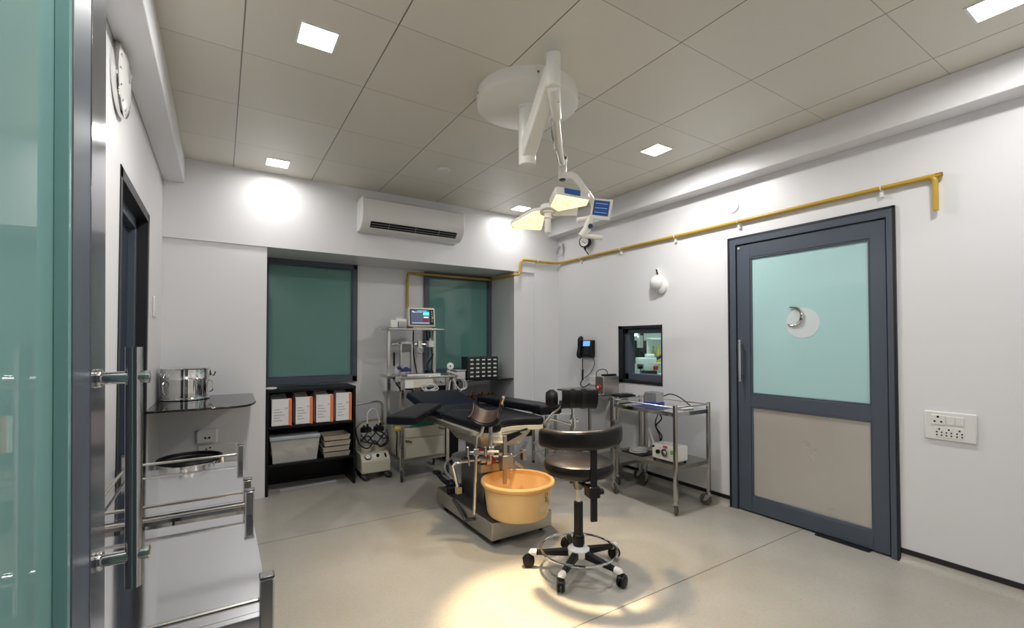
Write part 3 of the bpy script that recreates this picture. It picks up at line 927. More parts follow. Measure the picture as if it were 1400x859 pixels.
def pin(bb, x, y, z, r=0.005):
    bb.cyl((x, y, z), (x - 0.0015, y, z), r, seg=12)


t = thing('switch_plate', 'white switch and socket plate right of the glazed door', 'socket', (XR, 0.845, 0.83))
sy0, sy1, sz0, sz1 = 0.738, 0.953, 0.752, 0.912
b = B(t); b.box(XR - 0.014, XR - 0.0005, sy0, sy1, sz0, sz1); obj('plate', b, 'white_plastic', t, 0.006)
b = B(t); b.box(XR - 0.019, XR - 0.013, 0.862, 0.922, 0.838, 0.892); pl = obj('socket', b, 'white_plastic', t, 0.003)
b = B(t)
pin(b, XR - 0.0188, 0.892, 0.882, 0.006); pin(b, XR - 0.0188, 0.878, 0.856); pin(b, XR - 0.0188, 0.906, 0.856)
obj('pin_hole', b, 'black_plastic', pl)
for k, yy in enumerate((0.888, 0.848, 0.805)):
    b = B(t); b.box(XR - 0.016, XR - 0.013, yy - 0.018, yy + 0.018, 0.768, 0.826); pl = obj('socket', b, 'white_plastic', t, 0.002)
    b = B(t)
    pin(b, XR - 0.0158, yy, 0.814, 0.0045)
    for dy in (-0.010, 0.010):
        pin(b, XR - 0.0158, yy + dy, 0.797, 0.004); pin(b, XR - 0.0158, yy + dy, 0.781, 0.004)
    obj('pin_hole', b, 'black_plastic', pl)
for y0, y1 in ((0.823, 0.858), (0.786, 0.821)):
    b = B(t); b.box(XR - 0.018, XR - 0.013, y0, y1, 0.842, 0.890); obj('rocker', b, 'white_plastic', t, 0.002)

t = thing('wall_socket', 'white socket box on the pier under the black shelf', 'socket', (-0.08, PIER, 0.555))
b = B(t); b.box(-0.152, -0.012, PIER - 0.030, PIER - 0.0005, 0.505, 0.613); obj('plate', b, 'white_plastic', t, 0.008)
b = B(t)
for x_ in (-0.093, -0.066):
    b.cyl((x_, PIER - 0.030, 0.548), (x_, PIER - 0.0315, 0.548), 0.008, seg=12)
obj('pin_hole', b, 'black_plastic', t)
t = thing('wall_socket', 'larger white socket plate low on the pier behind the basin', 'socket', (0.0, PIER, 0.42))
b = B(t); b.box(-0.14, 0.12, PIER - 0.012, PIER - 0.0005, 0.34, 0.49); obj('plate', b, 'white_plastic', t, 0.006)
b = B(t); b.cyl((-0.06, PIER - 0.012, 0.465), (-0.06, PIER - 0.014, 0.465), 0.007, seg=12); b.cyl((-0.085, PIER - 0.012, 0.455), (-0.085, PIER - 0.014, 0.455), 0.006, seg=12)
obj('pin_hole', b, 'black_plastic', t)
t = thing('light_switch', 'white light switch on the left wall beside the dark doorway', 'switch', (XL, 3.86, 1.54))
b = B(t); b.box(XL + 0.0005, XL + 0.010, 3.80, 3.93, 1.47, 1.61); obj('plate', b, 'white_plastic', t, 0.004)
b = B(t); b.box(XL + 0.009, XL + 0.014, 3.84, 3.89, 1.51, 1.57); obj('rocker', b, 'white_plastic', t, 0.002)

# wall clock
t = thing('wall_clock', 'round silver rimmed wall clock on the left wall', 'clock', (XL, 2.50, 2.42))
cc_ = V(XL + 0.0005, 2.50, 2.42)
b = B(t); b.lathe(cc_, [(0.150, 0.0), (0.153, 0.012), (0.151, 0.024), (0.147, 0.026), (0.145, 0.022), (0.143, 0.0)], 56, (1, 0, 0), cap0=False, cap1=False)
obj('rim', b, 'chrome', t)
b = B(t); b.lathe(cc_, [(0.1445, 0.004), (0.1445, 0.021), (0.12, 0.030), (0.08, 0.036), (0.0, 0.039)], 48, (1, 0, 0)); fc = obj('dial', b, 'clock_face', t)
b = B(t)
for k in range(12):
    a = k * PI / 6
    b.obox(cc_ + V(0.0305, math.sin(a) * 0.118, math.cos(a) * 0.118), (1, 0, 0), (0, math.cos(a), -math.sin(a)), (0, math.sin(a), math.cos(a)), 0.002, 0.006, 0.02)
obj('hour_mark', b, 'grey_plastic', fc)
b = B(t); b.obox(cc_ + V(0.0400, 0.03, 0.03), (1, 0, 0), (0, 1, -1), (0, 1, 1), 0.002, 0.007, 0.085); b.obox(cc_ + V(0.0412, -0.02, 0.045), (1, 0, 0), (0, 1, 0.4), (0, -0.4, 1), 0.002, 0.005, 0.11)
obj('hands', b, 'grey_plastic', fc)

# telephone on the right wall
t = thing('telephone', 'black wall telephone with a small blue screen', 'telephone', (XR, 3.76, 1.2))
b = B(t); b.extrude([(XR - 0.001, 3.665, 1.135), (XR - 0.05, 3.665, 1.135), (XR - 0.075, 3.665, 1.16), (XR - 0.055, 3.665, 1.325), (XR - 0.001, 3.665, 1.325)], (0, 0.19, 0))
base = obj('base', b, 'black_plastic', t, 0.006)
b = B(t)
b.tube([(XR - 0.06, 3.832, 1.145), (XR - 0.088, 3.832, 1.16), (XR - 0.078, 3.832, 1.24), (XR - 0.068, 3.832, 1.33), (XR - 0.045, 3.832, 1.35)], [0.026, 0.028, 0.022, 0.028, 0.024], 14, smooth=4)
obj('handset', b, 'black_plastic', t)
b = B(t); b.obox((XR - 0.0635, 3.735, 1.288), (0, 1, 0), (0.12, 0, 1), (-1, 0, 0.12), 0.105, 0.055, 0.004)
obj('screen', b, 'screen_blue', base)
b = B(t)
for r_ in range(4):
    for c_ in range(3):
        b.obox((XR - 0.0745 + 0.004 * r_ * 0 + (0.0028 * (r_)), 3.71 + 0.028 * c_, 1.175 + 0.023 * r_), (0, 1, 0), (0.12, 0, 1), (-1, 0, 0.12), 0.018, 0.012, 0.006)
obj('keypad', b, 'dark_rubber', base)
b = B(t)
b.tube([(XR - 0.06, 3.80, 1.135), (XR - 0.05, 3.815, 1.06), (XR - 0.03, 3.835, 0.99), (XR - 0.03, 3.835, 0.90), (XR - 0.04, 3.86, 0.84), (XR - 0.05, 3.82, 0.81), (XR - 0.05, 3.76, 0.82), (XR - 0.025, 3.73, 0.85)], 0.006, 8, smooth=5)
b.tube([(XR - 0.05, 3.665, 1.16), (XR - 0.035, 3.64, 1.08), (XR - 0.03, 3.70, 0.98), (XR - 0.03, 3.80, 0.91)], 0.004, 8, smooth=6)
b.tube([(XR - 0.03, 3.835, 1.0), (XR - 0.028, 3.84, 0.95), (XR - 0.028, 3.838, 0.88)], 0.011, 8, smooth=3)
obj('cord', b, 'black_plastic', t)
t = thing('wall_socket', 'white socket plate under the black telephone', 'socket', (XR, 3.70, 0.88))
b = B(t); b.box(XR - 0.012, XR - 0.0005, 3.62, 3.745, 0.835, 0.935); obj('plate', b, 'white_plastic', t, 0.005)
b = B(t); b.cyl((XR - 0.012, 3.69, 0.89), (XR - 0.014, 3.69, 0.89), 0.006, seg=12); obj('pin_hole', b, 'red_plastic', t)

# ------------------------------------------------------------------ trolleys
def caster(bb_w, bb_f, x, y, top, r=0.045, ang=0.5):
    dx, dy = math.cos(ang), math.sin(ang)
    bb_f.cyl((x, y, top), (x, y, top - 0.02), 0.014)
    c_ = V(x + dx * 0.025, y + dy * 0.025, r)
    sdv = V(-dy, dx, 0)
    for s in (-1, 1):
        bb_f.extrude([V(x - dx * 0.02, y - dy * 0.02, top - 0.02) + sdv * 0.016 * s, V(x + dx * 0.02, y + dy * 0.02, top - 0.02) + sdv * 0.016 * s, c_ + V(dx * 0.012, dy * 0.012, -0.008) + sdv * 0.016 * s, c_ + V(-dx * 0.014, -dy * 0.014, -0.004) + sdv * 0.016 * s], sdv * 0.003 * s)
    bb_f.obox(V(x, y, top - 0.021), V(dx, dy, 0), sdv, V(0, 0, 1), 0.045, 0.036, 0.004)
    bb_w.lathe(c_ - sdv * 0.012, [(0.008, -0.001), (r * 0.7, 0.0), (r * 0.97, 0.003), (r, 0.008), (r, 0.016), (r * 0.97, 0.021), (r * 0.7, 0.024), (0.008, 0.025)], 24, sdv)


def trolley(name, label, cat, loc, sx_, sy_, h, tray, low, rails, group=None, post=0.027, ptop=0.03, wheel=0.045, tray_mat='steel_mirror', low_mat='steel_dull', cap=True, ang=0.5, crossbars=False):
    """Local origin at the footprint centre on the floor."""
    t_ = thing(name, label, cat, loc, 0, group)
    X_, Y_ = sx_ / 2, sy_ / 2
    pz = 0.105 if wheel else 0.0
    cs = [(-X_, -Y_), (X_, -Y_), (X_, Y_), (-X_, Y_)]
    for k, (x, y) in enumerate(cs):
        bb = B(); bb.box(x - post / 2, x + post / 2, y - post / 2, y + post / 2, pz, h)
        p_ = obj('post', bb, 'steel', t_, 0.003)
        if cap:
            bb = B(); bb.box(x - post / 2 - 0.001, x + post / 2 + 0.001, y - post / 2 - 0.001, y + post / 2 + 0.001, h, h + 0.006)
            obj('post_cap', bb, 'steel_dark', p_, 0.002)
        if wheel:
            bw, bf = B(), B()
            caster(bw, bf, x, y, pz, wheel, ang + k * 1.3)
            f_ = obj('caster', bf, 'aluminium', t_, label='caster fork')
            obj('wheel', bw, 'grey_rubber', f_)
    for z, mm, nm in ((tray, tray_mat, 'top_tray'), (low, low_mat, 'lower_shelf')):
        bb = B()
        bb.box(-X_ + post / 2, X_ - post / 2, -Y_ - 0.006, Y_ + 0.006, z - 0.002, z)
        bb.box(-X_ - 0.006, X_ + 0.006, -Y_ + post / 2, Y_ - post / 2, z - 0.0015, z + 0.0004)
        e_ = 0.03
        bb.box(-X_ + post / 2, X_ - post / 2, -Y_ - 0.007, -Y_ - 0.005, z - e_, z).box(-X_ + post / 2, X_ - post / 2, Y_ + 0.005, Y_ + 0.007, z - e_, z)
        bb.box(-X_ - 0.007, -X_ - 0.005, -Y_ + post / 2, Y_ - post / 2, z - e_, z).box(X_ + 0.005, X_ + 0.007, -Y_ + post / 2, Y_ - post / 2, z - e_, z)
        obj(nm, bb, mm, t_, 0.0)
    for sd_ in rails:
        bb = B()
        zr = h - 0.045 if cap else h - 0.02
        for zz in ((zr,) if not crossbars else (zr, zr + 0.0)):
            if sd_ == 'n':
                bb.cyl((-X_, -Y_, zz), (X_, -Y_, zz), 0.0055, seg=10)
            if sd_ == 'f':
                bb.cyl((-X_, Y_, zz), (X_, Y_, zz), 0.0055, seg=10)
            if sd_ == 'l':
                bb.cyl((-X_, -Y_, zz), (-X_, Y_, zz), 0.0055, seg=10)
            if sd_ == 'r':
                bb.cyl((X_, -Y_, zz), (X_, Y_, zz), 0.0055, seg=10)
        obj('guard_rail', bb, 'steel', t_)
    return t_


# two instrument trolleys along the left wall
tr = trolley('instrument_trolley', 'steel instrument trolley in the left foreground beside the open door leaf', 'trolley', (-0.128, 1.433, 0), 0.435, 0.664, 0.80, 0.724, 0.22, 'nfl', 'steel instrument trolleys along the left wall')
dup(tr, (-0.128, 2.242, 0), 'steel instrument trolley farther back, in front of the steel basin')

# right cart
trolley('equipment_trolley', 'steel wheeled trolley by the right wall under the viewing window', 'trolley', (3.115, 2.553, 0), 0.405, 0.632, 0.825, 0.768, 0.365, 'nflr', None, 0.026, 0.03, 0.046, 'steel_mirror', 'steel_dull', False)
# smaller table behind it
trolley('side_table', 'small steel table behind the wheeled trolley, under the steel box', 'table', (3.235, 3.175, 0), 0.30, 0.37, 0.80, 0.79, 0.20, '', None, 0.024, 0.03, 0.045, 'steel_mirror', 'steel_dull', False)
# black glass shelf on the right wall
t = thing('wall_shelf', 'black glass shelf on the right wall below the telephone', 'shelf', (XR, 3.66, 0.79))
b = B(t); b.prism([(XR - 0.001, 3.40), (3.16, 3.40), (3.10, 3.46), (3.11, 3.90), (3.16, 3.93), (XR - 0.001, 3.93)], 0.782, 0.796)
obj('glass_board', b, 'black_glass', t, 0.003)
b = B(t)
for y in (3.5, 3.82):
    b.box(XR - 0.16, XR - 0.001, y - 0.008, y + 0.008, 0.764, 0.782)
obj('bracket', b, 'steel', t)

# things on those carts
t = thing('power_box', 'steel box with a round red switch on the small table', 'box', (3.22, 3.25, 0.79))
b = B(t); b.box(3.115, 3.325, 3.20, 3.315, 0.797, 0.972); obj('case', b, 'steel_dull', t, 0.006)
b = B(t); b.cyl((3.115, 3.262, 0.868), (3.103, 3.262, 0.868), 0.026)
s_ = obj('switch', b, 'red_plastic', t)
b = B(t); b.box(3.098, 3.104, 3.254, 3.270, 0.858, 0.880); obj('toggle', b, 'label_white', s_)
b = B(t)
for x, y in ((3.13, 3.21), (3.31, 3.21), (3.13, 3.305), (3.31, 3.305)):
    b.cyl((x, y, 0.7907), (x, y, 0.798), 0.010)
obj('foot', b, 'dark_rubber', t)
b = B(t); b.tube([(3.17, 3.33, 0.83), (3.15, 3.335, 0.98), (3.17, 3.33, 1.02), (3.22, 3.31, 1.035), (3.26, 3.30, 1.015), (3.265, 3.295, 0.975)], 0.005, 8, smooth=5)
obj('cable', b, 'steel_dark', t)
b = B(); b.box(3.15, 3.30, 3.205, 3.268, 0.9725, 0.992)
tag(obj('remote_handset', b, 'black_plastic', None, 0.006), 'flat black handset lying on the steel box', 'handset')
t = thing('foot_switch', 'black device on the small table beside the steel box', 'switch', (3.2, 3.06, 0.79))
b = B(t); b.box(3.14, 3.33, 3.02, 3.12, 0.7905, 0.815); obj('case', b, 'black_plastic', t, 0.008)
b = B(t); b.tube([(3.33, 3.07, 0.805), (3.355, 3.07, 0.80), (3.345, 3.01, 0.797), (3.28, 3.0, 0.797)], 0.005, 8, smooth=5); obj('cable', b, 'black_plastic', t)

t = thing('finned_power_supply', 'grey finned power supply with a blue base on the wheeled trolley', 'power supply', (3.19, 2.58, 0.768))
b = B(t); b.box(3.14, 3.235, 2.60, 2.73, 0.7895, 0.868); cs = obj('case', b, 'aluminium', t, 0.003)
b = B(t)
for k in range(11):
    b.box(3.136, 3.239, 2.604 + k * 0.0117, 2.607 + k * 0.0117, 0.80, 0.872)
obj('cooling_fins', b, 'grey_plastic', cs)
b = B(t); b.box(3.135, 3.24, 2.595, 2.735, 0.7688, 0.7895); obj('base', b, 'blue_plastic', t, 0.003)
b = B(t); b.tube([(3.235, 2.62, 0.83), (3.265, 2.55, 0.86), (3.285, 2.46, 0.83), (3.285, 2.37, 0.776)], 0.005, 8, smooth=5); obj('cable', b, 'black_plastic', t)
b = B(); b.prism([(2.93, 2.40), (3.10, 2.42), (3.10, 2.70), (2.93, 2.68)], 0.7686, 0.7705)
tag(obj('blue_folder', b, 'navy_plastic'), 'flat blue sheet lying on the wheeled trolley', 'folder')
b = B(); b.prism([(3.09, 2.30), (3.20, 2.28), (3.22, 2.38), (3.11, 2.41)], 0.7686, 0.782)
tag(obj('paper_packet', b, 'label_white', None, 0.003), 'flat white packet at the near end of the wheeled trolley', 'packet')

t = thing('light_source', 'white light source box on the lower shelf of the wheeled trolley', 'device', (3.04, 2.39, 0.365))
b = B(t); b.box(2.945, 3.095, 2.262, 2.485, 0.381, 0.500); cs = obj('case', b, 'white_enamel', t, 0.008)
b = B(t); b.cyl((2.945, 2.352, 0.445), (2.925, 2.352, 0.445), 0.030); b.cyl((2.927, 2.352, 0.445), (2.915, 2.352, 0.445), 0.012)
obj('light_port', b, 'chrome', cs)
b = B(t); b.cyl((2.945, 2.420, 0.440), (2.928, 2.420, 0.440), 0.016); obj('knob', b, 'black_plastic', cs)
b = B(t); b.box(2.940, 2.946, 2.285, 2.305, 0.44, 0.47); obj('power_switch', b, 'label_green', cs)
b = B(t); b.box(2.942, 2.946, 2.335, 2.375, 0.48, 0.495); obj('label_plate', b, 'label_red', cs)
b = B(t); b.cyl((2.945, 2.465, 0.475), (2.935, 2.465, 0.475), 0.008); obj('socket', b, 'black_plastic', cs)
b = B(t)
for x, y in ((2.96, 2.28), (3.08, 2.28), (2.96, 2.47), (3.08, 2.47)):
    b.cyl((x, y, 0.3655), (x, y, 0.382), 0.010)
obj('foot', b, 'black_plastic', t)
b = B(t)
b.tube([(3.05, 2.49, 0.45), (3.06, 2.56, 0.47), (3.09, 2.63, 0.56), (3.14, 2.68, 0.57), (3.19, 2.72, 0.46), (3.17, 2.70, 0.39)], 0.009, 10, smooth=6)
obj('light_cable', b, 'silicone_tube', t, label='white light cable')
t = thing('coiled_cable', 'coiled pale cable on a black pad on the lower trolley shelf', 'cable', (3.02, 2.70, 0.366))
b = B(t); b.prism([(2.93, 2.58), (3.14, 2.58), (3.14, 2.80), (2.93, 2.80)], 0.3655, 0.374); obj('pad', b, 'black_plastic', t, 0.002)
b = B(t)
for k in range(3):
    b.torus((3.02 + 0.005 * k, 2.69, 0.380 + 0.011 * k), 0.072 - 0.003 * k, 0.0062, (0.05 * k, 0.05, 1), 40, 8)
obj('coil', b, 'silicone_tube', t)
t = thing('hanging_flex', 'black power flex hanging behind the wheeled trolley', 'cable', (3.37, 2.80, 0.6))
b = B(t); b.tube([(3.36, 2.79, 0.79), (3.36, 2.80, 0.70), (3.38, 2.74, 0.62), (3.36, 2.79, 0.54), (3.37, 2.73, 0.46), (3.36, 2.75, 0.40)], 0.006, 8, smooth=5)
b.tube([(3.375, 2.80, 0.79), (3.375, 2.77, 0.68), (3.365, 2.80, 0.56), (3.375, 2.76, 0.46), (3.36, 2.74, 0.40)], 0.005, 8, smooth=5)
obj('flex', b, 'black_plastic', t)
b = B(t); b.cyl((3.36, 2.75, 0.366), (3.36, 2.75, 0.41), 0.018); obj('plug', b, 'black_plastic', t)

# ------------------------------------------------------------------ left pier shelf, drum, basin
t = thing('wall_shelf', 'black glass shelf with a clipped corner on the left pier', 'shelf', (0, PIER, 0.88))
b = B(t)
poly = [(XL + 0.001, PIER - 0.001), (0.235, PIER - 0.001), (0.222, 3.72), (0.205, 3.62), (0.16, 3.53), (0.10, 3.49), (XL + 0.001, 3.49)]
b.prism(poly, 0.866, 0.880)
obj('glass_board', b, 'black_glass', t, 0.004)
b = B(t)
for x in (-0.25, 0.12):
    b.box(x - 0.008, x + 0.008, PIER - 0.25, PIER - 0.001, 0.846, 0.866)
obj('bracket', b, 'steel', t)
t = thing('sterilising_drum', 'round steel sterilising drum on the black pier shelf', 'drum', (-0.212, 4.10, 0.880))
dc = V(-0.216, 4.125, 0.8805)
b = B(t); b.lathe(dc, [(0.148, 0.0), (0.155, 0.004), (0.155, 0.014), (0.150, 0.018), (0.150, 0.155), (0.0, 0.155)], 48)
bd = obj('body', b, 'chrome', t)
b = B(t); b.lathe(dc, [(0.154, 0.150), (0.157, 0.153), (0.154, 0.160), (0.154, 0.222), (0.157, 0.226), (0.153, 0.232), (0.12, 0.235), (0.0, 0.237)], 48)
ld = obj('lid', b, 'chrome', t)
for a in (-0.15, 3.9):
    u_ = V(math.cos(a), math.sin(a), 0)
    b = B(t); b.tube([dc + u_ * 0.155 + V(0, 0, 0.20), dc + u_ * 0.175 + V(0, 0, 0.17), dc + u_ * 0.185 + V(0, 0, 0.185), dc + u_ * 0.19 + V(0, 0, 0.20)], 0.006, 8, smooth=4)
    b.obox(dc + u_ * 0.157 + V(0, 0, 0.19), u_, u_.cross(V(0, 0, 1)), V(0, 0, 1), 0.01, 0.03, 0.04)
    b.tube([dc + u_ * 0.152 + V(0, 0, 0.14), dc + u_ * 0.175 + V(0, 0, 0.12), dc + u_ * 0.17 + V(0, 0, 0.06), dc + u_ * 0.152 + V(0, 0, 0.05)], 0.005, 8, smooth=4)
    obj('latch', b, 'chrome', bd)

t = thing('steel_basin', 'large round steel drum with a black rim behind the far instrument trolley', 'drum', (-0.168, 3.80, 0))
bc = V(-0.168, 3.80, 0)
b = B(t); b.lathe(bc, [(0.16, 0.03), (0.172, 0.04), (0.182, 0.05), (0.182, 0.46), (0.188, 0.47), (0.188, 0.498), (0.172, 0.498), (0.172, 0.06), (0.0, 0.06)], 56)
obj('body', b, 'chrome', t)
b = B(t); b.lathe(bc, [(0.189, 0.494), (0.193, 0.504), (0.188, 0.515), (0.176, 0.515), (0.171, 0.504), (0.172, 0.494)], 56, cap0=False, cap1=False)
b.lathe(bc, [(0.172, 0.480), (0.172, 0.490), (0.0, 0.474)], 56)
obj('rim', b, 'black_plastic', t)
for k in range(8):
    a = k * PI / 4 + 0.2
    u_ = V(math.cos(a), math.sin(a), 0)
    b = B(t); b.obox(bc + u_ * 0.193 + V(0, 0, 0.465), u_, u_.cross(V(0, 0, 1)), V(0, 0, 1), 0.014, 0.035, 0.05)
    obj('clamp', b, 'chrome', t, 0.003)
for k in range(3):
    a = k * 2 * PI / 3
    b = B(t); b.cyl(bc + V(math.cos(a) * 0.14, math.sin(a) * 0.14, 0), bc + V(math.cos(a) * 0.14, math.sin(a) * 0.14, 0.035), 0.02)
    obj('foot', b, 'dark_rubber', t)

# ------------------------------------------------------------------ left bay shelf unit
cx0, cx1, cy0, cy1, cz = WX0 + 0.004, 1.073, 4.315, 4.68, 0.897
t = thing('shelf_unit', 'black open shelf unit under the left window', 'shelf unit', (0.7, 4.5, 0))
b = B(t); b.box(cx0, cx1, cy0, cy1, cz - 0.025, cz); obj('top_board', b, 'black_laminate', t, 0.002)
for x in (cx0, cx1 - 0.022):
    b = B(t); b.box(x, x + 0.022, cy0 + 0.002, cy1, 0, cz - 0.025); obj('side_panel', b, 'black_laminate', t, 0.002)
for z in (0.582, 0.262):
    b = B(t); b.box(cx0 + 0.022, cx1 - 0.022, cy0 + 0.004, cy1, z - 0.020, z); obj('shelf', b, 'black_laminate', t, 0.002)
b = B(t); b.box(cx0 + 0.022, cx1 - 0.022, cy1 - 0.012, cy1, 0.0, cz - 0.025); obj('back_panel', b, 'black_laminate', t)
b = B(); b.prism([(0.45, 4.40), (0.93, 4.43), (0.93, 4.46), (0.45, 4.43)], 0.0005, 0.022)
tag(obj('floor_batten', b, 'grey_plastic', None, 0.002), 'thin grey batten on the floor under the black shelf unit', 'batten')
b = B(); b.lathe((0.372, 4.36, cz), [(0.028, 0.0), (0.045, 0.006), (0.047, 0.016), (0.043, 0.014), (0.0, 0.006)], 28)
tag(obj('small_dish', b, 'white_enamel'), 'small white dish on the left end of the black shelf unit', 'dish')


def file_box(x0, x1, h, loc_label, top):
    t_ = thing('magazine_file', loc_label, 'file box', ((x0 + x1) / 2, 4.43, 0.582), 0, 'card file boxes in the black shelf unit')
    y0, y1, z0 = 4.325, 4.60, 0.5825
    bb = B(t_); bb.box(x0, x1, y0, y0 + 0.006, z0, z0 + h); bb.box(x0, x0 + 0.006, y0, y1, z0, z0 + h); bb.box(x0, x1, y1 - 0.006, y1, z0, z0 + h); bb.box(x0, x1, y0, y1, z0, z0 + 0.006)
    obj('front_panel', bb, 'paper', t_)
    bb = B(t_); bb.box(x1 - 0.005, x1 + 0.012, y0 + 0.001, y1, z0, z0 + h - 0.003); bb.box(x1 - 0.014, x1 + 0.002, y0 - 0.0008, y0 + 0.002, z0 + 0.004, z0 + h - 0.006)
    obj('spine', bb, 'orange_card', t_, label='orange side panel')
    bb = B(t_)
    w_ = x1 - x0
    for r_ in range(5):
        bb.box(x0 + 0.15 * w_, x0 + (0.45 + 0.12 * ((r_ * 7) % 3)) * w_, y0 - 0.001, y0, z0 + h * (0.60 - 0.10 * r_), z0 + h * (0.60 - 0.10 * r_) + 0.005)
    bb.box(x0 + 0.80 * w_, x0 + 0.84 * w_, y0 - 0.001, y0, z0 + h * 0.62, z0 + h * 0.68); bb.box(x0 + 0.74 * w_, x0 + 0.77 * w_, y0 - 0.001, y0, z0 + h * 0.62, z0 + h * 0.67)
    obj('printing', bb, 'ink_grey', t_)
    bb = B(t_)
    for k in range(3):
        bb.obox(((x0 + x1) / 2 - 0.004 * k, (y0 + y1) / 2 + 0.02 * k, z0 + h * 0.5 + 0.012 * k + 0.004), (1, 0.02 * k, 0.05 * (k - 1)), (0, 1, 0), (0, 0, 1), w_ - 0.026, 0.035, h)
    obj('papers', bb, top, t_)
    return t_


file_box(0.370, 0.520, 0.232, 'leftmost white and orange card file box with a dark top, in the black shelf unit', 'grey_plastic')
file_box(0.556, 0.690, 0.240, 'second card file box, overfilled with cream papers, in the black shelf unit', 'paper_cream')
file_box(0.724, 0.862, 0.250, 'third card file box from the left, with a dark slit on top', 'paper')
file_box(0.892, 1.026, 0.258, 'rightmost card file box with the whitest front, in the black shelf unit', 'paper')
t = thing('storage_box', 'translucent lidded storage box on the lower black shelf', 'box', (0.55, 4.47, 0.262))
b = B(t)
rings = []
for z, k in ((0.2625, 0.90), (0.455, 1.0)):
    rings.append([(0.565 + sx1 * 0.195 * k, 4.475 + sy1_ * 0.15 * k, z) for sx1, sy1_ in ((-1, -1), (1, -1), (1, 1), (-1, 1))])
for z, k in ((0.455, 0.985), (0.270, 0.88)):
    rings.append([(0.565 + sx1 * 0.195 * k, 4.475 + sy1_ * 0.15 * k, z) for sx1, sy1_ in ((-1, -1), (1, -1), (1, 1), (-1, 1))])
b.quadring(rings); obj('tub', b, 'box_plastic', t, 0.010)
b = B(t); b.box(0.362, 0.768, 4.318, 4.632, 0.455, 0.490); obj('lid', b, 'box_lid', t, 0.010)
b = B(t)
random.seed(3)
for k in range(16):
    b.sphere((0.43 + 0.09 * (k % 4), 4.40 + 0.05 * ((k // 4) % 4), 0.33 + 0.05 * (k % 2) + 0.02 * random.random()), 0.055, 10, 6, (1, 0.8, 0.9))
obj('contents', b, 'bag_contents', t)


def tray(k):
    z0 = 0.2625 + 0.050 * k
    ox = (0.0, -0.006, 0.004, 0.0)[k]
    bb = B()
    r_ = []
    for z, q in ((z0, 0.92), (z0 + 0.038, 0.985), (z0 + 0.040, 1.0), (z0 + 0.042, 1.0), (z0 + 0.042, 0.95), (z0 + 0.006, 0.89)):
        r_.append([(0.912 + ox + sx1 * 0.118 * q, 4.45 + sy1_ * 0.12 * q, z) for sx1, sy1_ in ((-1, -1), (1, -1), (1, 1), (-1, 1))])
    bb.quadring(r_)
    o = obj('instrument_tray', bb, 'tray_beige', None, 0.004)
    tag(o, ['steel instrument tray at the bottom of the stack in the shelf unit', 'steel instrument tray second from the bottom of the stack', 'steel instrument tray third from the bottom of the stack', 'steel instrument tray on top of the stack in the shelf unit'][k], 'tray', 'stacked instrument trays')


for k in range(4):
    tray(k)

# ------------------------------------------------------------------ suction machine
t = thing('suction_machine', 'cream suction machine with two jars and a push handle', 'suction machine', (1.26, 4.45, 0))
sx0, sx1_ = 1.128, 1.398
b = B(t)
b.extrude([(sx0, 4.30, 0.075), (sx0, 4.30, 0.185), (sx0, 4.37, 0.248), (sx0, 4.62, 0.248), (sx0, 4.62, 0.075)], (sx1_ - sx0, 0, 0))
bd = obj('body', b, 'cream_enamel', t, 0.006)
nn = V(0, -0.0630, 0.07).normalized()
fc_ = V(0, 4.335, 0.2165)
b = B(t); b.lathe(V(1.19, fc_.y, fc_.z), [(0.030, 0.0), (0.030, 0.010), (0.025, 0.012)], 24, nn); dg = obj('vacuum_gauge', b, 'black_plastic', bd)
b = B(t); b.lathe(V(1.19, fc_.y, fc_.z) + nn * 0.0105, [(0.024, 0.0), (0.024, 0.003)], 24, nn); obj('dial', b, 'label_white', dg)
b = B(t); b.obox(V(1.275, fc_.y, fc_.z) + nn * 0.002, (1, 0, 0), (0, 0.07, 0.063), nn, 0.075, 0.055, 0.004); pl = obj('switch_label', b, 'label_white', bd)
b = B(t); b.cyl(V(1.283, fc_.y, fc_.z) + nn * 0.003, V(1.283, fc_.y, fc_.z) + nn * 0.020, 0.015); obj('knob', b, 'black_plastic', pl)
b = B(t); b.obox(V(1.358, fc_.y, fc_.z) + nn * 0.004, (1, 0, 0), (0, 0.07, 0.063), nn, 0.016, 0.040, 0.010); obj('power_switch', b, 'black_plastic', bd)
for k, x in enumerate((1.20, 1.325)):
    b = B(t); b.lathe((x, 4.44, 0.2485), [(0.054, 0.0), (0.056, 0.004), (0.056, 0.055), (0.054, 0.058)], 28); jb = obj('jar_holder', b, 'jar_base', t)
    b = B(t); b.lathe((x, 4.44, 0.309), [(0.052, 0.0), (0.052, 0.12), (0.046, 0.135), (0.042, 0.135), (0.048, 0.115), (0.048, 0.004)], 28); jr = obj('jar', b, 'jar_glass', t)
    b = B(t); b.lathe((x, 4.44, 0.440), [(0.052, 0.0), (0.052, 0.035), (0.035, 0.048), (0.0, 0.05)], 28); b.cyl((x + 0.015, 4.44, 0.485), (x + 0.015, 4.44, 0.515), 0.010); b.cyl((x - 0.02, 4.44, 0.485), (x - 0.02, 4.44, 0.505), 0.008)
    obj('jar_cap', b, 'black_plastic', jr)
b = B(t)
b.tube([(1.117, 4.60, 0.10), (1.117, 4.60, 0.62), (1.122, 4.60, 0.665), (1.155, 4.60, 0.69), (1.355, 4.60, 0.705), (1.395, 4.60, 0.69), (1.408, 4.60, 0.655), (1.408, 4.60, 0.10)], 0.011, 12)
obj('push_handle', b, 'steel', t)
b = B(t)
b.tube([(1.215, 4.44, 0.51), (1.215, 4.45, 0.60), (1.26, 4.46, 0.65), (1.31, 4.46, 0.62), (1.335, 4.44, 0.51)], 0.007, 8, smooth=6)
obj('hose', b, 'silicone_tube', t)
b = B(t)
random.seed(5)
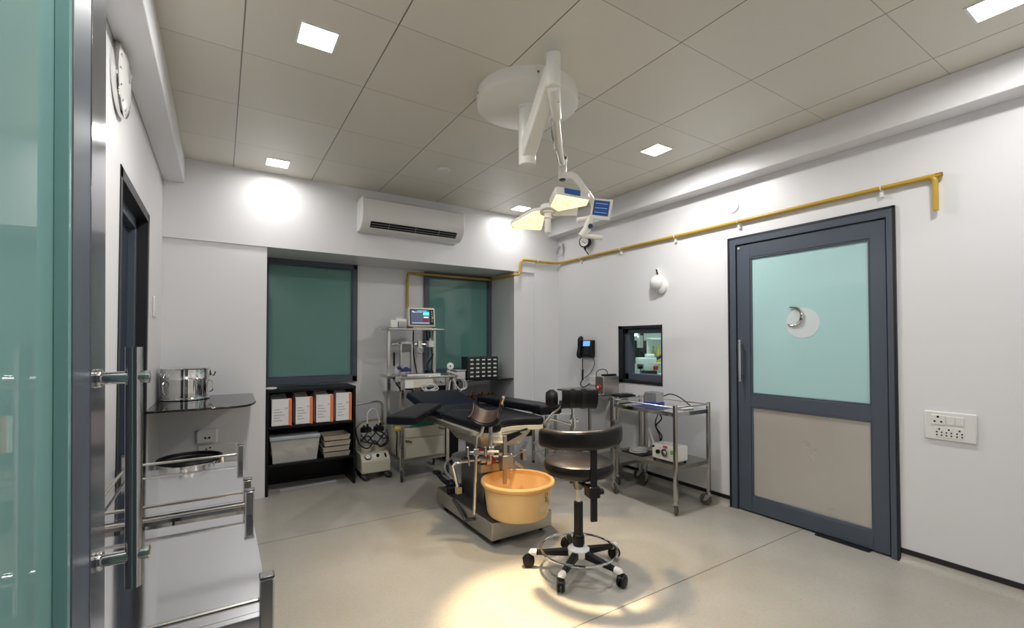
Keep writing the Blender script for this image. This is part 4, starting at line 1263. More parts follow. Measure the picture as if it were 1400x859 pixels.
for j in range(4):
    pts = []
    for k in range(7):
        pts.append((1.13 + 0.255 * (k / 6) + random.uniform(-.012, .012), 4.365 + random.uniform(-.02, .012), 0.36 + 0.05 * math.sin(k * 1.1 + j * 1.7) + 0.02 * j))
    b.tube(pts, 0.006, 8, smooth=5)
b.tube([(1.12, 4.52, 0.47), (1.11, 4.42, 0.40), (1.13, 4.36, 0.33), (1.20, 4.35, 0.30), (1.26, 4.36, 0.36), (1.32, 4.35, 0.30), (1.40, 4.38, 0.34), (1.41, 4.46, 0.44)], 0.007, 8, smooth=6)
obj('black_tubing', b, 'black_plastic', t)
b = B(t)
b.tube([(1.12, 4.50, 0.47), (1.17, 4.46, 0.53), (1.26, 4.45, 0.545), (1.35, 4.46, 0.535), (1.40, 4.50, 0.48)], 0.006, 8, smooth=6)
obj('amber_tubing', b, 'brass_pipe', t)
for x, y in ((1.155, 4.335), (1.37, 4.335), (1.155, 4.585), (1.37, 4.585)):
    bw, bf = B(t), B(t); caster(bw, bf, x, y, 0.078, 0.030, -0.6)
    f_ = obj('caster', bf, 'steel_dark', t); obj('wheel', bw, 'dark_rubber', f_)

# ------------------------------------------------------------------ anaesthesia workstation
t = thing('anaesthesia_workstation', 'tall steel anaesthesia workstation with shelf, rails and drawers', 'workstation', (1.7, 4.35, 0))
ux0, ux1, uy0, uy1 = 1.458, 1.945, 4.155, 4.56
for x, y, z1 in ((ux0, uy0, 0.955), (ux1 - 0.02, uy0, 0.955), (ux0, uy1, 1.425), (1.955, uy1, 1.425)):
    b = B(t); b.box(x - 0.016, x + 0.016, y - 0.016, y + 0.016, 0.12, z1); obj('post', b, 'steel', t, 0.003)
    bw, bf = B(t), B(t); caster(bw, bf, x, y, 0.13, 0.045, -1.9)
    f_ = obj('caster', bf, 'aluminium', t); obj('wheel', bw, 'dark_rubber', f_)
b = B(t); b.box(1.395, 1.985, 4.36, 4.62, 1.425, 1.442); obj('top_shelf', b, 'steel', t, 0.004)
b = B(t); b.box(1.375, 2.03, 4.12, 4.59, 0.955, 0.978); b.box(1.375, 1.43, 4.10, 4.16, 0.93, 0.985); obj('work_top', b, 'steel', t, 0.004)
b = B(t); b.box(1.50, 1.84, 4.125, 4.145, 0.978, 0.996); obj('top_edge', b, 'white_plastic', t, 0.003)
b = B(t); b.box(1.474, 1.76, 4.13, 4.40, 0.865, 0.955); fs = obj('vaporiser_box', b, 'ivory_plastic', t, 0.006)
b = B(t); b.box(1.476, 1.56, 4.124, 4.132, 0.868, 0.935); obj('label_plate', b, 'label_white', fs)
b = B(t); b.box(1.60, 1.72, 4.20, 4.36, 0.79, 0.865); obj('absorber', b, 'steel_dull', t, 0.004)
b = B(t); b.box(1.66, 1.71, 4.197, 4.20, 0.81, 0.84); obj('red_tag', b, 'red_hose', t)
b = B(t); b.box(1.76, 1.90, 4.14, 4.30, 0.875, 0.955); b.cyl((1.80, 4.14, 0.93), (1.80, 4.12, 0.93), 0.016); b.cyl((1.86, 4.14, 0.92), (1.86, 4.12, 0.92), 0.02)
b.cyl((1.93, 4.15, 0.99), (1.93, 4.15, 1.02), 0.02); b.cyl((1.98, 4.16, 0.92), (1.98, 4.13, 0.92), 0.018); b.cyl((2.02, 4.2, 0.70), (2.02, 4.2, 0.955), 0.022)
obj('valve_block', b, 'aluminium', t, 0.003)
b = B(t); b.box(1.84, 2.02, 4.30, 4.50, 0.72, 0.95); obj('rear_case', b, 'black_plastic', t, 0.005)
b = B(t); b.cyl((ux0 + 0.02, 4.545, 1.283), (1.94, 4.545, 1.283), 0.011); rl = obj('equipment_rail', b, 'steel', t)
b = B(t); b.box(1.76, 1.80, 4.52, 4.56, 1.245, 1.32); b.torus((1.785, 4.525, 1.215), 0.032, 0.005, (0.2, 1, 0), 24, 8); obj('rail_clamp', b, 'steel', rl, 0.002)
b = B(t); b.box(1.87, 1.93, 4.50, 4.57, 1.25, 1.32); b.cyl((1.90, 4.53, 1.32), (1.90, 4.53, 1.35), 0.012); obj('white_block', b, 'white_plastic', rl, 0.005)
b = B(t); b.box(1.545, 1.56, 4.45, 4.50, 0.985, 1.30).box(1.66, 1.675, 4.45, 4.50, 0.985, 1.30).box(1.545, 1.675, 4.45, 4.50, 1.285, 1.305); fm = obj('flowmeter', b, 'aluminium', t, 0.002)
b = B(t); b.box(1.56, 1.66, 4.452, 4.462, 1.215, 1.285); obj('scale_plate', b, 'steel_dark', fm)
b = B(t); b.box(1.562, 1.658, 4.475, 4.48, 1.0, 1.215); obj('glass_pane', b, 'clear_plastic', fm)
b = B(t); b.cyl((1.56, 4.43, 1.02), (1.56, 4.45, 1.02), 0.018); b.cyl((1.60, 4.42, 1.03), (1.60, 4.45, 1.03), 0.022); b.cyl((1.64, 4.43, 1.02), (1.64, 4.45, 1.02), 0.018)
b.sphere((1.53, 4.44, 1.045), 0.022); obj('control_knob', b, 'navy_plastic', fm)
b = B(t); b.box(1.495, 1.512, 4.52, 4.535, 1.06, 1.20); obj('black_gauge_tube', b, 'black_plastic', t)
for x in (1.49, 1.50):
    pass
# drawer cabinet
b = B(t); b.box(ux0 + 0.018, ux1 - 0.04, uy0 + 0.005, uy1 - 0.02, 0.19, 0.49); cb = obj('drawer_cabinet', b, 'cream_enamel', t, 0.004)
for z0, z1 in ((0.395, 0.475), (0.205, 0.385)):
    b = B(t); b.box(ux0 + 0.035, ux1 - 0.055, uy0 - 0.006, uy0 + 0.006, z0, z1); dr = obj('drawer', b, 'cream_enamel', t, 0.004)
    b = B(t); b.obox(((1.52 if z0 < 0.3 else 1.86), uy0 - 0.014, z1 - 0.02), (1, 0, -0.3), (0, 1, 0), (0.3, 0, 1), 0.06, 0.014, 0.014); obj('handle', b, 'steel_dark', dr)
b = B(t); b.box(ux0, ux1 - 0.02, uy0, uy1, 0.17, 0.19); obj('base_shelf', b, 'steel_dull', t)
# cables and tubes
b = B(t)
b.tube([(1.70, 4.50, 1.42), (1.705, 4.52, 1.25), (1.72, 4.52, 1.10), (1.74, 4.50, 0.98)], 0.007, 8, smooth=5)
b.tube([(1.88, 4.60, 1.44), (1.90, 4.60, 1.32), (1.95, 4.58, 1.26), (1.94, 4.55, 1.17), (1.86, 4.50, 1.08), (1.85, 4.48, 1.03), (1.88, 4.46, 0.98)], 0.008, 8, smooth=5)
b.tube([(1.92, 4.60, 1.42), (1.92, 4.58, 1.30), (1.93, 4.55, 1.15), (1.90, 4.50, 1.03), (1.90, 4.46, 0.98)], 0.007, 8, smooth=5)
b.tube([(1.44, 4.3, 0.95), (1.50, 4.2, 0.86), (1.56, 4.16, 0.85), (1.58, 4.15, 0.80), (1.68, 4.16, 0.79), (1.72, 4.18, 0.74), (1.76, 4.2, 0.58)], 0.007, 8, smooth=5)
b.tube([(1.42, 4.3, 0.95), (1.44, 4.16, 0.86), (1.46, 4.2, 0.78)], 0.007, 8, smooth=5)
b.tube([(1.46, 4.4, 0.5), (1.46, 4.3, 0.42), (1.44, 4.25, 0.30), (1.46, 4.3, 0.2)], 0.007, 8, smooth=5)
obj('cable', b, 'black_plastic', t)
b = B(t)
random.seed(11)
cen = V(1.715, 4.09, 0.865)
pts = []
for k in range(34):
    a = k * 1.15
    pts.append(cen + V(math.cos(a) * (0.035 + 0.06 * random.random()), 0.014 * math.sin(k * 2.1), math.sin(a) * (0.015 + 0.045 * random.random())))
b.tube(pts, 0.0045, 8, smooth=4)
obj('breathing_tubes', b, 'silicone_tube', t)
b = B(t)
for k, o_ in enumerate((0.0, 0.035, 0.02)):
    b.tube([(1.90, 4.10, 1.03 - 0.01 * k), (1.99 + o_, 4.10, 0.98), (2.06 + o_, 4.10, 0.92), (2.08 + o_, 4.10, 0.86), (2.05 + o_, 4.10, 0.83), (2.00 + o_ * 0.5, 4.10, 0.87 - 0.03 * k), (1.97, 4.11, 0.95)], 0.004, 8, smooth=6)
b.tube([(1.94, 4.11, 0.93), (1.92, 4.10, 0.84), (1.94, 4.10, 0.77), (1.99, 4.11, 0.76)], 0.0055, 8, smooth=6)
obj('loose_tubes', b, 'silicone_tube', t)
b = B(t); b.lathe((1.93, 4.10, 1.065), [(0.034, 0.0), (0.034, 0.016), (0.028, 0.018), (0.0, 0.019)], 24, (-0.35, -0.9, 0.1)); b.cyl((1.93, 4.105, 1.04), (1.93, 4.13, 0.97), 0.007); gg = obj('pressure_dial', b, 'white_plastic', t)
b = B(t); b.lathe(V(1.93, 4.10, 1.065) + V(-0.35, -0.9, 0.1).normalized() * 0.019, [(0.008, 0), (0.008, 0.001)], 12, (-0.35, -0.9, 0.1)); obj('dial_centre', b, 'black_plastic', gg)
b = B(t); b.sphere((1.41, 4.13, 0.50), 0.04, 12, 8, (0.9, 0.6, 0.7)); b.cyl((1.43, 4.15, 0.52), (ux0, uy0, 0.56), 0.004); obj('yellow_bag', b, 'yellow_plastic', t)

# on the top shelf
t = thing('patient_monitor', 'patient monitor with a lit waveform screen on the workstation shelf', 'monitor', (1.755, 4.46, 1.442))
mc = V(1.757, 4.45, 1.553)
mz = V(0.0, 0.12, 1).normalized(); mx_ = V(1, -0.10, 0).normalized(); my_ = mz.cross(mx_)
mfr = -my_
b = B(t); b.obox(mc, mx_, my_, mz, 0.285, 0.10, 0.205); cs = obj('case', b, 'ivory_plastic', t, 0.016, seg=3)
b = B(t); b.obox(mc - my_ * 0.0505, mx_, my_, mz, 0.248, 0.004, 0.160); bz = obj('bezel', b, 'black_plastic', cs)
scx = mc - my_ * 0.0535 - mx_ * 0.018
b = B(t); b.obox(scx, mx_, my_, mz, 0.195, 0.003, 0.142); sc2 = obj('screen', b, 'screen_dark', cs)
b = B(t); b.obox(scx - my_ * 0.002 + mx_ * 0.062 + mz * 0.036, mx_, my_, mz, 0.064, 0.001, 0.034); b.obox(scx - my_ * 0.002 + mz * 0.064 + mx_ * 0.02, mx_, my_, mz, 0.10, 0.001, 0.006)
obj('cyan_readout', b, 'screen_cyan', sc2)
b = B(t); b.obox(scx - my_ * 0.002 - mx_ * 0.03 + mz * 0.050, mx_, my_, mz, 0.10, 0.001, 0.003); b.obox(scx - my_ * 0.002 - mz * 0.062, mx_, my_, mz, 0.18, 0.001, 0.004); b.obox(scx - my_ * 0.002 + mx_ * 0.06 - mz * 0.002, mx_, my_, mz, 0.05, 0.001, 0.012)
b.obox(scx - my_ * 0.002 - mx_ * 0.07 + mz * 0.054, mx_ + mz * -0.5, my_, mz, 0.03, 0.001, 0.005)
obj('waveform', b, 'screen_white', sc2)
b = B(t); b.obox(scx - my_ * 0.002 + mx_ * 0.06 - mz * 0.032, mx_, my_, mz, 0.06, 0.001, 0.030); obj('red_readout', b, 'red_hose', sc2)
b = B(t)
for k in range(5):
    b.obox(mc - my_ * 0.054 + mx_ * 0.105 + mz * (0.055 - 0.024 * k), mx_, my_, mz, 0.014, 0.004, 0.012)
obj('side_button', b, 'grey_plastic', bz)
b = B(t); b.cyl(mc - my_ * 0.052 + mx_ * 0.112 + mz * -0.005, mc - my_ * 0.062 + mx_ * 0.112 + mz * -0.005, 0.009); obj('knob', b, 'yellow_plastic', bz)
b = B(t); b.obox(mc - mz * 0.1065 + my_ * 0.005, (1, 0, 0), (0, 1, 0), (0, 0, 1), 0.20, 0.10, 0.012); obj('foot', b, 'ivory_plastic', t)
t = thing('small_printer', 'small white and clear device left of the patient monitor', 'device', (1.5, 4.45, 1.442))
b = B(t); b.box(1.425, 1.50, 4.40, 4.52, 1.4425, 1.522); b.box(1.49, 1.60, 4.42, 4.52, 1.4425, 1.538); obj('case', b, 'white_plastic', t, 0.010)
b = B(t); b.box(1.505, 1.582, 4.395, 4.425, 1.4425, 1.51); obj('clear_cover', b, 'clear_plastic', t, 0.005)
b = B(t); b.box(1.512, 1.575, 4.390, 4.397, 1.452, 1.478); obj('window', b, 'grey_plastic', t)
b = B(t); b.tube([(1.50, 4.47, 1.538), (1.52, 4.47, 1.552), (1.56, 4.47, 1.552), (1.58, 4.47, 1.538)], 0.005, 8, smooth=3); obj('handle', b, 'white_plastic', t)
# cloth packs on the drawers
b = B()
rings = []
for z, k in ((0.4905, 1.0), (0.515, 1.04), (0.54, 0.95), (0.55, 0.8)):
    rings.append([(1.645 + x * k, 4.27 + y * k, z + 0.004 + 0.003 * math.sin(9 * x)) for x, y in smooth_poly([(-0.14, -0.10), (0.0, -0.115), (0.15, -0.09), (0.16, 0.04), (0.05, 0.11), (-0.12, 0.09)], 4)])
b.quadring(rings)
tag(obj('cloth_pack', b, 'green_cloth'), 'green cloth wrapped pack on the workstation drawers', 'cloth pack')
b = B()
rings = []
for z, k in ((0.4905, 1.0), (0.53, 1.03), (0.575, 0.9), (0.585, 0.7)):
    rings.append([(1.57 + x * k, 4.455 + y * k, z) for x, y in smooth_poly([(-0.08, -0.04), (0.09, -0.04), (0.10, 0.05), (-0.08, 0.05)], 4)])
b.quadring(rings)
tag(obj('cloth_pack', b, 'teal_cloth'), 'pale teal cloth pack behind the green pack on the workstation', 'cloth pack')
b = B(); b.obox((1.535, 4.205, 0.565), (1, 0.2, 0.0), (0, 1, 0), (0, 0, 1), 0.07, 0.05, 0.02)
tag(obj('gauze_packet', b, 'label_white', None, 0.006), 'white packet on top of the green cloth pack', 'packet')

# ------------------------------------------------------------------ right bay glass shelves
t = thing('bay_shelf', 'two tier black glass shelf in the right end of the window bay', 'shelf', (2.5, 4.6, 0.8))
b = B(t); b.box(2.13, WX1 - 0.001, 4.335, 4.815, 0.882, 0.896); obj('upper_board', b, 'black_glass', t, 0.002)
b = B(t); b.box(2.16, WX1 - 0.001, 4.335, 4.85, 0.655, 0.669); obj('lower_board', b, 'black_glass', t, 0.002)
b = B(t); b.box(2.13, 2.15, 4.36, 4.85, 0, 0.882); obj('side_panel', b, 'black_laminate', t, 0.002)
t = thing('parts_organizer', 'dark twenty five drawer parts organizer on the black bay shelf', 'organizer', (2.5, 4.52, 0.896))
ox0, ox1, oy, oz0, oz1 = 2.302, 2.690, 4.44, 0.8965, 1.140
b = B(t); b.box(ox0, ox1, oy + 0.004, oy + 0.16, oz0, oz1); cs = obj('case', b, 'organizer_green', t, 0.003)
cw, rh = (ox1 - ox0 - 0.02) / 5, (oz1 - oz0 - 0.016) / 5
for r_ in range(5):
    for c_ in range(5):
        x0 = ox0 + 0.01 + c_ * cw; z0 = oz0 + 0.008 + r_ * rh
        b = B(t); b.box(x0 + 0.003, x0 + cw - 0.003, oy - 0.004, oy + 0.01, z0 + 0.003, z0 + rh - 0.003); dr = obj('drawer', b, 'organizer_green', t, 0.002)
        b = B(t); b.box(x0 + cw * 0.24, x0 + cw * 0.76, oy - 0.007, oy - 0.003, z0 + rh * 0.30, z0 + rh * 0.62); obj('label_holder', b, 'label_white', dr)
t = thing('grey_canister', 'pale grey box left of the parts organizer', 'box', (2.23, 4.5, 0.896))
b = B(t); b.box(2.175, 2.288, 4.46, 4.60, 0.8965, 0.985); obj('body', b, 'bin_plastic', t, 0.012)
b = B(t); b.box(2.170, 2.293, 4.455, 4.605, 0.985, 1.0); obj('lid', b, 'clear_plastic', t, 0.005)
for k, x in enumerate((2.33, 2.40, 2.46, 2.515, 2.58, 2.65)):
    b = B(); h_ = (0.055, 0.07, 0.062, 0.075, 0.064, 0.06)[k]
    b.lathe((x, 4.47 + 0.03 * (k % 2), 0.6692), [(0.020, 0), (0.024, 0.003), (0.024, h_ * 0.6), (0.010, h_ * 0.78), (0.010, h_), (0.0, h_)], 16)
    tag(obj('vial', b, 'amber_glass'), '%s small amber bottle from the left on the lower bay shelf' % ('first', 'second', 'third', 'fourth', 'fifth', 'sixth')[k], 'bottle', 'amber bottles on the lower bay shelf')

# ------------------------------------------------------------------ operating table
t = thing('operating_table', 'black padded gynaecology operating table with leg supports', 'operating table', (1.70, 2.9, 0))
bx0, bx1, by0, by1 = 1.462, 1.935, 2.49, 3.35
b = B(t); b.box(bx0, bx1, by0, by1, 0.045, 0.155); bs = obj('base', b, 'steel_dull', t, 0.006)
b = B(t); b.box(bx0 + 0.012, bx1 - 0.012, by0 + 0.014, by1 - 0.01, 0.1555, 0.159); obj('top_plate', b, 'steel_dark', bs)
b = B(t); b.tube([(bx0 - 0.004, by0 + 0.55, 0.15), (bx0 - 0.012, by0 + 0.40, 0.105), (bx0 - 0.012, by0 + 0.34, 0.07), (bx0 - 0.004, by0 + 0.22, 0.12)], 0.012, 8); obj('brake_bar', b, 'steel_dark', bs)
for x, y in ((bx0 + 0.05, by0 + 0.06), (bx1 - 0.06, by0 + 0.07), (bx0 + 0.02, by1 - 0.12), (bx1 - 0.06, by1 - 0.10)):
    bw, bf = B(t), B(t); caster(bw, bf, x, y, 0.075, 0.034, 0.3)
    f_ = obj('caster', bf, 'steel_dark', t); obj('wheel', bw, 'black_plastic', f_)
b = B(t)
b.box(1.58, 1.82, 2.81, 3.16, 0.155, 0.42); cl = obj('column', b, 'steel_dark', t, 0.01)
b = B(t); b.box(1.605, 1.795, 2.80, 3.14, 0.42, 0.64); obj('column_sleeve', b, 'steel_dark', t, 0.008)
b = B(t)
b.quadring([[(1.56, 2.77, 0.56), (1.86, 2.77, 0.56), (1.86, 3.2, 0.56), (1.56, 3.2, 0.56)], [(1.50, 2.72, 0.66), (1.93, 2.72, 0.66), (1.93, 3.3, 0.66), (1.50, 3.3, 0.66)]]); obj('head_casting', b, 'steel_dull', t, 0.006)
# deck frame under the pads
seat = [(1.478, 2.72), (1.485, 2.655), (1.53, 2.632), (1.60, 2.632), (1.635, 2.65), (1.655, 2.70), (1.70, 2.745), (1.76, 2.765), (1.84, 2.765), (1.92, 2.745), (1.985, 2.705), (2.03, 2.70), (2.052, 2.735), (2.055, 2.80)]
b = B(t)
fr = [(x * 0.985 + 0.026, y + 0.005) for x, y in seat] + [(2.035, 3.62), (1.49, 3.62)]
b.prism(fr, 0.660, 0.694); obj('deck_frame', b, 'cream_enamel', t, 0.003)
b = B(t)
for x in (1.468, 2.062):
    b.box(x - 0.006, x + 0.006, 2.78, 3.55, 0.655, 0.685)
obj('side_rail', b, 'steel', t)
b = B(t)
b.prism(seat + [(2.058, 3.30), (1.475, 3.30)], 0.696, 0.752); obj('seat_pad', b, 'black_leather', t, 0.022, seg=4)
b = B(t)
b.prism([(1.475, 3.315), (2.058, 3.315), (2.058, 3.60), (1.475, 3.60)], 0.696, 0.752); obj('back_pad', b, 'black_leather', t, 0.018, seg=3)
# head section, tipped up
b = B(t)
H0, H1 = 3.61, 4.02
hpad = [[(1.465, H0, 0.700), (2.02, H0, 0.700), (2.0, H0, 0.755), (1.485, H0, 0.755)], [(1.44, H1, 0.795), (1.98, H1, 0.795), (1.96, H1, 0.845), (1.46, H1, 0.845)]]
b.quadring(hpad); obj('head_pad', b, 'navy_leather', t, 0.012, seg=3)
b = B(t)
for x in (1.6, 1.85):
    b.tube([(x, 3.5, 0.67), (x, 3.75, 0.70), (x, 3.95, 0.775)], 0.010, 8)
obj('head_section_bar', b, 'steel', t)


def arm_board(nm, A, Bp, w, z0, z1):
    A, Bp = V(*A, 0), V(*Bp, 0)
    d = (Bp - A).normalized(); n_ = V(-d.y, d.x, 0)
    bb = B(t)
    bb.quadring([[A + n_ * w / 2 * s + V(0, 0, z) for s, z in ((-1, z0), (1, z0), (1, z1), (-1, z1))], [Bp + n_ * w / 2 * s * 0.95 + V(0, 0, z) for s, z in ((-1, z0), (1, z0), (1, z1), (-1, z1))]])
    o = obj(nm, bb, 'black_leather', t, 0.012, seg=3)
    bb = B(t)
    m_ = A.lerp(Bp, 0.45)
    bb.obox(m_ + V(0, 0, z0 - 0.008), d, n_, V(0, 0, 1), (Bp - A).length * 0.85, w * 0.5, 0.012)
    bb.obox(m_ - n_ * (w / 2 + 0.002) + V(0, 0, (z0 + z1) / 2), d, n_, V(0, 0, 1), 0.05, 0.006, 0.03)
    obj('support_plate', bb, 'steel', o)
    return o


arm_board('arm_board', (1.075, 3.09), (1.52, 3.64), 0.215, 0.722, 0.782)
arm_board('arm_board', (2.16, 2.86), (2.07, 3.66), 0.19, 0.762, 0.815)
b = B(t); b.obox((2.165, 2.84, 0.782), (1, -0.1, 0), (0.1, 1, 0), (0, 0, 1), 0.20, 0.13, 0.075); obj('arm_board_end', b, 'black_leather', t, 0.018, seg=3)
# left knee crutch
lcup = V(1.475, 2.60, 0.870)
ax_ = (-FW * 0.80 - RT * 0.20 + V(0, 0, -0.62)).normalized()
b = B(t); b.shell(lcup, ax_, V(0, 0, 1) - RT * 0.10, 0.112, 0.145, 0.020, -64, 80, 24, 8, 0.10, 0.015)
c1 = obj('knee_crutch', b, 'black_leather', t, 0.006)
b = B(t); b.shell(lcup - ax_ * 0.006, ax_, V(0, 0, 1) - RT * 0.10, 0.094, 0.118, 0.006, -60, 74, 22, 8, 0.10, 0.012)
obj('lit_inner_layer', b, 'warm_lit_leather', c1, label='inner face of the black crutch, tinted brown for the warm lamp glow')  # extra layer, coloured brown as the lamp-lit inside of the crutch
b = B(t); b.tube([lcup + RT * 0.10 + V(0, 0, 0.0) + FW * 0.05, lcup + RT * 0.112 + V(0, 0, 0.055), lcup + RT * 0.120 + V(0, 0, 0.075) - FW * 0.03], [0.012, 0.013, 0.010], 10); obj('crutch_edge', b, 'steel', c1)
b = B(t); b.cyl(lcup + RT * 0.035 + V(0, 0, -0.115) + FW * 0.02, lcup + RT * 0.035 + V(0, 0, -0.30) + FW * 0.02, 0.013); b.cyl(lcup + RT * 0.035 + V(0, 0, -0.31) + FW * 0.02, lcup + RT * 0.035 + V(0, 0, -0.345) + FW * 0.02, 0.008)
obj('crutch_post', b, 'chrome', c1)
ra = V(1.415, 2.61, 0)
b = B(t); b.tube([ra + RT * 0.045 + V(0, 0, 0.755), ra + RT * 0.035 + V(0, 0, 0.715), ra + RT * 0.004 + V(0, 0, 0.69), ra + V(0, 0, 0.640), ra - RT * 0.012 + V(0, 0, 0.19)], 0.0105, 12)
obj('crutch_rod', b, 'steel', t)
b = B(t); b.obox(ra + RT * 0.03 + V(0, 0, 0.585), RT, FW, V(0, 0, 1), 0.15, 0.02, 0.018); b.obox(ra + V(0, 0, 0.59), RT, FW, V(0, 0, 1), 0.034, 0.04, 0.045); b.obox(ra + RT * 0.10 + V(0, 0, 0.60), RT, FW, V(0, 0, 1), 0.035, 0.05, 0.055)
b.cyl(ra - RT * 0.055 + V(0, 0, 0.625), ra - RT * 0.055 + V(0, 0, 0.56), 0.010); b.cyl(ra - RT * 0.05 + V(0, 0, 0.56), ra - RT * 0.045 + V(0, 0, 0.50), 0.007)
b.cyl(ra + RT * 0.06 + V(0, 0, 0.57) - FW * 0.02, ra + RT * 0.06 + V(0, 0, 0.63) - FW * 0.02, 0.010); b.cyl(ra + RT * 0.07 + V(0, 0, 0.60) - FW * 0.03, ra + RT * 0.15 + V(0, 0, 0.60) - FW * 0.03, 0.009)
obj('crutch_clamp', b, 'steel', t, 0.003)
# right knee crutch
rc = V(2.135, 2.49, 0.935)
b = B(t); b.shell(rc + RT * 0.03, RT, V(0, 0, 1) + FW * 0.55, 0.10, 0.25, 0.022, -80, 84, 22, 8, 0.06)
c2 = obj('knee_crutch', b, 'black_leather', t, 0.006)
b = B(t); b.lathe(rc - RT * 0.155 + V(0, 0, -0.035) + FW * 0.01, [(0.0, -0.045), (0.045, -0.040), (0.065, -0.012), (0.065, 0.012), (0.045, 0.040), (0.0, 0.045)], 24, RT); obj('side_bolster', b, 'black_leather', c2)
b = B(t)
for k in (-0.02, 0.06):
    b.shell(rc + RT * k, RT, V(0, 0, 1) + FW * 0.55, 0.104, 0.03, 0.028, -82, 86, 20, 2)
obj('strap', b, 'black_plastic', c2)
b = B(t); b.cyl(rc + V(0, 0, -0.09) - RT * 0.005, rc + V(0, 0, -0.33) - RT * 0.005, 0.013); b.cyl(rc + V(0, 0, -0.17), rc + V(0, 0, -0.24), 0.020); b.cyl(rc + V(0, 0, -0.19) + RT * 0.03, rc + V(0, 0, -0.19) - RT * 0.03, 0.012)
obj('crutch_post', b, 'chrome', c2)
b = B(t); b.tube([(2.075, 2.735, 0.66), rc - RT * 0.20 + V(0, 0, -0.20), rc - RT * 0.15 + V(0, 0, -0.14), rc - RT * 0.08 + V(0, 0, -0.08)], 0.009, 10)
b.tube([rc - RT * 0.17 + V(0, 0, -0.175), rc - RT * 0.02 + V(0, 0, -0.22), rc + V(0, 0, -0.235)], 0.008, 10)
b.obox(V(2.07, 2.735, 0.66), (1, 0, 0), (0, 1, 0), (0, 0, 1), 0.04, 0.05, 0.07); b.cyl(V(2.08, 2.70, 0.62), V(2.11, 2.70, 0.62), 0.014)
obj('crutch_clamp', b, 'steel', t, 0.003)
# crank, pedal, pump parts
b = B(t)
cr = V(1.47, 2.93, 0)
b.tube([(1.70, 2.74, 0.49), (1.48, 2.785, 0.488), (1.36, 2.81, 0.482), (1.345, 2.81, 0.465), (1.39, 2.82, 0.30)], 0.011, 12)
b.obox((1.392, 2.82, 0.292), (1, 0, 0), (0, 1, 0), (0, 0, 1), 0.035, 0.035, 0.045)
obj('crank_handle', b, 'chrome', t)
b = B(t)
b.cyl((1.53, 2.77, 0.487), (1.76, 2.728, 0.492), 0.026); b.cyl((1.57, 2.762, 0.487), (1.60, 2.757, 0.488), 0.04); b.cyl((1.66, 2.745, 0.487), (1.69, 2.74, 0.488), 0.038)
b.box(1.53, 1.68, 2.755, 2.80, 0.40, 0.455)
obj('gear_shaft', b, 'steel_dull', t)
b = B(t)
b.tube([(1.57, 3.20, 0.175), (1.51, 3.20, 0.205), (1.47, 3.24, 0.24), (1.435, 3.28, 0.285)], [0.022, 0.022, 0.018, 0.016], 10)
b.obox((1.43, 3.28, 0.297), (1, 0, 0), (0, 1, 0), (0, 0, 1), 0.055, 0.05, 0.02); b.obox((1.53, 3.15, 0.185), (1, -0.25, 0), (0.25, 1, 0), (0, 0, 1), 0.14, 0.055, 0.05); b.obox((1.515, 3.20, 0.215), (1, -0.25, 0.1), (0.25, 1, 0), (0, 0, 1), 0.05, 0.10, 0.04)
obj('foot_pedal', b, 'black_plastic', t, 0.006)
b = B(t)
b.tube([(1.48, 2.72, 0.57), (1.54, 2.72, 0.55), (1.60, 2.72, 0.50), (1.62, 2.73, 0.47)], 0.016, 10, smooth=4); obj('red_hose', b, 'red_hose', t, label='dark red hose')
# drop bar in front of the column
b = B(t)
db = V(1.665, 2.66, 0)
b.box(db.x - 0.014, db.x + 0.014, db.y - 0.008, db.y + 0.008, 0.33, 0.66)
b.box(db.x - 0.03, db.x + 0.06, db.y - 0.02, db.y + 0.03, 0.435, 0.525)
b.tube([(db.x + 0.05, db.y + 0.01, 0.49), (db.x + 0.2, db.y + 0.10, 0.50), (db.x + 0.42, db.y + 0.35, 0.50)], 0.012, 8); b.tube([(db.x + 0.08, db.y, 0.47), (db.x + 0.15, db.y, 0.42)], 0.010, 8)
b.box(db.x + 0.20, db.x + 0.235, db.y + 0.07, db.y + 0.11, 0.445, 0.52)
obj('drop_bar', b, 'steel_dull', t, 0.003)
b = B(t)
b.extrude([(1.61, 2.655, 0.64), (1.64, 2.655, 0.60), (1.95, 2.76, 0.655), (1.95, 2.76, 0.675), (1.66, 2.655, 0.66)], (0.01, 0.02, 0)); b.box(1.90, 1.96, 2.75, 2.80, 0.61, 0.67)
obj('section_hinge', b, 'black_plastic', t, 0.004)
b = B(t); b.box(1.545, 1.64, 2.645, 2.66, 0.625, 0.665); b.cyl((1.56, 2.64, 0.63), (1.625, 2.62, 0.625), 0.008); obj('front_bracket', b, 'cream_enamel', t, 0.003)

# tub
t = thing('plastic_tub', 'large orange beige plastic tub on the operating table base', 'tub', (1.69, 2.545, 0.159))
tc_ = V(1.692, 2.542, 0.1598)
b = B(t)
b.lathe(tc_, [(0.0, 0.0), (0.178, 0.0), (0.196, 0.010), (0.204, 0.03), (0.226, 0.205), (0.222, 0.205), (0.200, 0.034), (0.19, 0.012), (0.0, 0.008)], 64)
bd = obj('body', b, 'tub_plastic', t)
b = B(t); b.lathe(tc_, [(0.226, 0.200), (0.240, 0.204), (0.246, 0.214), (0.246, 0.224), (0.240, 0.232), (0.228, 0.234), (0.221, 0.228), (0.221, 0.204)], 64, cap0=False, cap1=False); b.lathe(tc_, [(0.228, 0.190), (0.232, 0.192), (0.232, 0.199), (0.228, 0.2005)], 64, cap0=False, cap1=False)
obj('rim', b, 'tub_rim_plastic', t)


